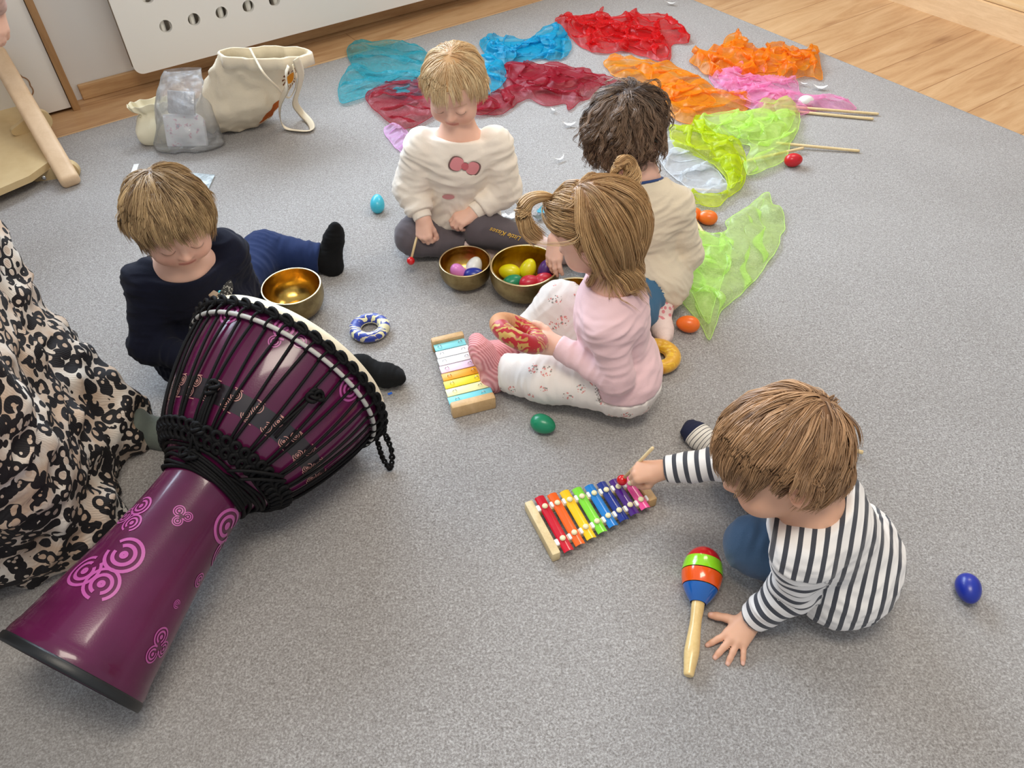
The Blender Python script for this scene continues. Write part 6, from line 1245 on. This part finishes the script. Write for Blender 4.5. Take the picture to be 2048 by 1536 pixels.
o = put('paper_strip', box(frame(nrm(J(276, 322, .01)-J(262, 362, .01)), UZ), J(268, 342, CZ+.001), (.016, .085, .0012), .0004), mat('white_paper', srgb(236, 236, 234), .6)); tag(o, 'narrow white paper strip on the carpet below the cream pouch', 'paper strip')
# ------------------------------------------------------------------ climbing frame at the left edge
def climbing_frame():
    t = thing('climbing_frame', 'wooden toddler climbing frame with thick round-edged post and plywood ramp at the left edge', 'climbing frame', J(60, 340, CZ))
    pw = wood('post_pine', srgb(226, 196, 160), srgb(214, 182, 144), .7, 0, .5, (9, 9, 1)); ply = wood('plywood', srgb(214, 190, 144), srgb(196, 168, 120), .8, 0, .5, (1.5, 1.5, 1.5)); 
    a, b_ = J(143, 366, .024), J(-30, 66, .27); d = nrm(b_-a); vw = nrm(EYE-a); F = frame(vw, d); F = np.array([np.cross(d, vw/1), np.cross(d, np.cross(d, vw)), d]).T; F[:, 0] /= np.linalg.norm(F[:, 0]); F[:, 1] = np.cross(F[:, 2], F[:, 0]); put('post', box(F, (a+b_)/2, (.058, .045, np.linalg.norm(b_-a)), .015, 4), pw, t)
    for k in (-1, 1):
        P, q, tr = tubes(np.array([a+d*.02+F[:, 0]*.009*k+F[:, 1]*.0228, b_-d*.02+F[:, 0]*.009*k+F[:, 1]*.0228])[None], .0009, 5); put('groove', MB().add(P, q, tr).mesh(), mat('groove_dark', srgb(170, 132, 90), .7), t)
    zt = .062; c = [J(-120, 250, zt), J(62, 178, zt), J(105, 318, zt), J(58, 352, zt), J(-120, 428, zt)]; bm = bmesh.new(); vt = [bm.verts.new(p) for p in c]; vb = [bm.verts.new(p-UZ*.02) for p in c]; bm.faces.new(vt); bm.faces.new(vb[::-1])
    for i in range(5): bm.faces.new((vt[i], vb[i], vb[(i+1) % 5], vt[(i+1) % 5]))
    me = bm_mesh(bm); pb = put('plywood_board', me, ply, t)
    for p in ((-40, 380), (20, 300)): put('support_foot', box(FR, J(p[0], p[1], .03), (.05, .05, .036), .004), ply, t)
    def teardrop(name, p0, p1, r0, r1, th):
        p0, p1 = V(p0), V(p1); d = nrm(p1-p0); n = nrm(V(d[1], -d[0], 0)); up = np.cross(n, d); up = up if up[2] > 0 else -up; g = np.linspace(-PI/2, PI/2, 18); o_ = [p0-d*r0*math.cos(x)+up*r0*math.sin(x) for x in g]+[p1+d*r1*math.cos(x)+up*r1*math.sin(x) for x in g[::-1]]
        bm = bmesh.new(); v1 = [bm.verts.new(p-n*th/2) for p in o_]; v2 = [bm.verts.new(p+n*th/2) for p in o_]; bm.faces.new(v1); bm.faces.new(v2[::-1]); m_ = len(o_)
        for i in range(m_): bm.faces.new((v1[i], v1[(i+1) % m_], v2[(i+1) % m_], v2[i]))
        bmesh.ops.bevel(bm, geom=[e for e in bm.edges if len(e.link_faces) == 2 and e.calc_face_angle(0) > 1], offset=.002, segments=2, affect='EDGES'); br = put(name, bm_mesh(bm), ply, t); return br, n
    br, n = teardrop('hinge_bracket', J(72, 354, .018), J(137, 340, .028), .010, .032, .02); put('bolt', lathe_mesh([(1e-4, .002), (.006, .002), (.0065, 0)], np.array([np.cross(n, UZ), UZ, n]).T if False else frame(UZ, n), J(88, 356, .035)+n*.0, 20), mat('steel_bolt', srgb(190, 190, 190), .3, 1), br)
    teardrop('hinge_bracket', J(30, 262, .075), J(80, 240, .085), .012, .034, .02)
climbing_frame()
# ------------------------------------------------------------------ the two adults at the left edge
def leopard():
    m, t, b = nt('leopard_print'); v = objco(t); n = tex(t, 'Noise', 22, v, Detail=2); vv = t.nodes.new('ShaderNodeVectorMath'); vv.operation = 'MULTIPLY_ADD'; lnk(t, n.outputs['Color'], vv.inputs[0]); vv.inputs[1].default_value = (.022,)*3; lnk(t, v, vv.inputs[2])
    vo = tex(t, 'Voronoi', 42, vv.outputs[0], Randomness=.75); d = vo.outputs['Distance']; br = tex(t, 'Noise', 48, v, Detail=1); big = tex(t, 'Noise', 9, v, Detail=1)
    ring_ = math_n(t, 'MULTIPLY', math_n(t, 'LESS_THAN', d, .60), math_n(t, 'GREATER_THAN', d, math_n(t, 'SUBTRACT', math_n(t, 'MULTIPLY', big.outputs['Fac'], .72), .14))); brk = math_n(t, 'GREATER_THAN', br.outputs['Fac'], .36); f = math_n(t, 'MULTIPLY', ring_, brk); cen = math_n(t, 'LESS_THAN', d, .30)
    base = ramp(t, [(.35, srgb(232, 224, 212)), (.62, srgb(196, 170, 146))]); lnk(t, tex(t, 'Noise', 14, v, Detail=3).outputs['Fac'], base.inputs[0]); c = mixc(t, math_n(t, 'MULTIPLY', cen, .45), base.outputs[0], srgb(184, 148, 118)); lnk(t, mixc(t, f, c, srgb(24, 20, 22)), b.inputs['Base Color'])
    b.inputs['Roughness'].default_value = .75; w = tex(t, 'Wave', 110, mapping(t, v, rot=(0, 0, .9)), bands_direction='X', Distortion=3.5); bumpn(t, b, w.outputs['Fac'], .35, .0014); return m
def adult():
    A0, A1, A2 = J(-190, 520, .46), J(60, 735, .16), J(262, 848, .055); B0, B1, B2 = J(-260, 800, .50), J(40, 950, .15), J(205, 1058, .045); foot = J(300, 846, .045); yd = nrm(V(1, .05, 0)); F0 = foot-yd*.045
    sp = dict(s=1.4, hs=1.16, h=.0045, head=V(-1.36, .89, 1.07), face=(.85, .15, -.45), hup=(.1, 0, 1), neck=V(-1.40, .88, .90), hips=[V(-1.40, .77, .48), V(-1.42, 1.0, .48)], sh=[V(-1.40, .73, .86), V(-1.42, 1.04, .86)],
        arms=[dict(el=V(-1.30, .62, .66), wr=V(-1.08, .68, .62), side=-1, yd=(.95, .1, -.3), zd=(.2, 0, 1), pose=RELAX), dict(el=V(-1.32, 1.14, .66), wr=V(-1.16, 1.10, .60), side=1, yd=(.95, -.1, -.3), zd=(.2, 0, 1), pose=RELAX)],
        legs=[dict(kn=B0-V(.03, 0, .04), an=J(150, 1052, .045), toe=(-.9, -.35, 0), up=(0, 0, 1)), dict(kn=A0-V(.03, 0, .04), an=F0, toe=tuple(yd), up=(0, .3, 1))], brow=srgb(90, 66, 50))
    k = child('adult at the left edge in a wide leopard-print skirt and grey-green sock', J(40, 900, CZ), FAIR, sp); t = k.root
    top(k, cloth('black_jersey', srgb(30, 30, 34)), .008, (.008, .008), (.95, .95), -.02, 'black_top', .004, 3, h=.005)
    make_hair(t, k.hc, k.Fh, k.hs, dict(headf=k.headf, pole=(0, -.3, .95), length=.30, guides=520, per=6, seed=31, vol=.012, grav=.9, mess=.25, thick=.0008, steps=20), hair_mat('adult_brown', srgb(60, 42, 30), srgb(120, 88, 62)), lambda P: np.minimum(k.bodyf(P), k.topf(P)))
    g = lambda *a: J(*a); H0, H1 = sp['hips']
    sk = U(.05, cap(A0, A1, .125, .090), cap(A1, g(180, 838, .10), .088, .055), cap(g(180, 838, .10), g(262, 850, .055), .055, .040), cap(B0, B1, .14, .10), cap(B1, g(165, 1040, .05), .10, .05), cap(g(165, 1040, .05), g(222, 1052, .03), .05, .026),
           cap(g(-60, 760, .2), g(60, 860, .12), .14, .08), cap(g(60, 860, .08), g(170, 905, .035), .07, .032), cap(g(-80, 1080, .12), g(90, 1090, .05), .12, .045), cap(g(-40, 1120, .04), g(60, 1118, .025), .04, .022), cap(A0, B0, .13), cap(H0, B0, .15, .125), cap(H1, A0, .15, .125), cap(H0, H1, .15), cap(B0, J(150, 1052, .055), .092, .055), cap(A0, J(245, 848, .062), .088, .052), cap((H0+H1)/2, (H0+H1)/2-UZ*.40, .19, .26), cap((A0+B0)/2-UZ*.1, (A0+B0)/2-UZ*.40, .14, .17))
    bones = [(A0, A1), (A1, g(262, 850, .055)), (B0, B1), (B1, g(222, 1052, .03)), (H0, B0), (H1, A0)]
    sf = Cut(sk, plane(g(286, 852, .05), V(1, .1, 0)), plane(V(0, 0, .60), UZ))
    garment(sf, [A0, B0, H0, H1, g(262, 850, .055), g(222, 1052, .03), g(60, 1118, .02)], .0055, leopard(), 'skirt', t, bones, .016, .075, .16, 77, .28, None, .010, 1.0)
    m = cloth('sage_sock', srgb(104, 112, 104), .9, .6, 200); s = U(.02, foot_parts(F0, yd, V(0, .4, 1), 1.4, .003), cap(g(250, 850, .06), F0, .050, .040)); garment(s, [F0, F0+yd*.15, g(250, 850, .055)], .004, m, 'sock', t, pad=.10)
adult()
def helper_adult():
    w = J(-14, 18, .47); e = J(-70, -150, .70)
    sp = dict(s=1.5, hs=1.2, h=.0048, head=V(-1.70, 1.90, 1.08), face=(.75, .35, -.5), hup=(.1, 0, 1), neck=V(-1.76, 1.87, .91), hips=[V(-1.98, 1.76, .44), V(-2.0, 1.98, .44)], sh=[V(-1.80, 1.72, .86), V(-1.66, 2.02, .86)],
        arms=[dict(el=V(-1.74, 1.62, .62), wr=V(-1.62, 1.70, .44), side=-1, yd=(.4, .2, -.9), zd=(.9, 0, .4), pose=RELAX), dict(el=e, wr=w, side=1, yd=nrm(V(.10, -.4, -.75)), zd=V(.8, -.5, .3), pose=RELAX, s=1.3)],
        legs=[dict(kn=V(-1.86, 1.70, .11), an=V(-2.22, 1.68, .07), toe=(-.9, 0, -.1), up=(.1, 0, -1)), dict(kn=V(-1.88, 2.0, .11), an=V(-2.24, 2.02, .07), toe=(-.9, 0, -.1), up=(.1, 0, -1))], brow=srgb(90, 66, 50))
    k = child('adult mostly out of view at the top left corner, taupe sleeve and hand', V(-2.0, 1.86, CZ), FAIR, sp); t = k.root
    top(k, cloth('taupe_knit', srgb(196, 160, 148), .9), .012, (.012, .014), (.95, .98), -.06, 'taupe_top', .005, 5, h=.005)
    bottoms(k, cloth('dark_trousers', srgb(52, 54, 62)), .008, (.93, .93), .06, 'trousers', .004, 8, h=.005)
    make_hair(t, k.hc, k.Fh, k.hs, dict(headf=k.headf, pole=(0, -.3, .95), length=.26, guides=420, per=6, seed=41, vol=.012, grav=.9, mess=.25, thick=.0008, steps=18), hair_mat('adult_dark', srgb(50, 36, 28), srgb(104, 78, 56)), lambda P: np.minimum(k.bodyf(P), k.topf(P)))
helper_adult()
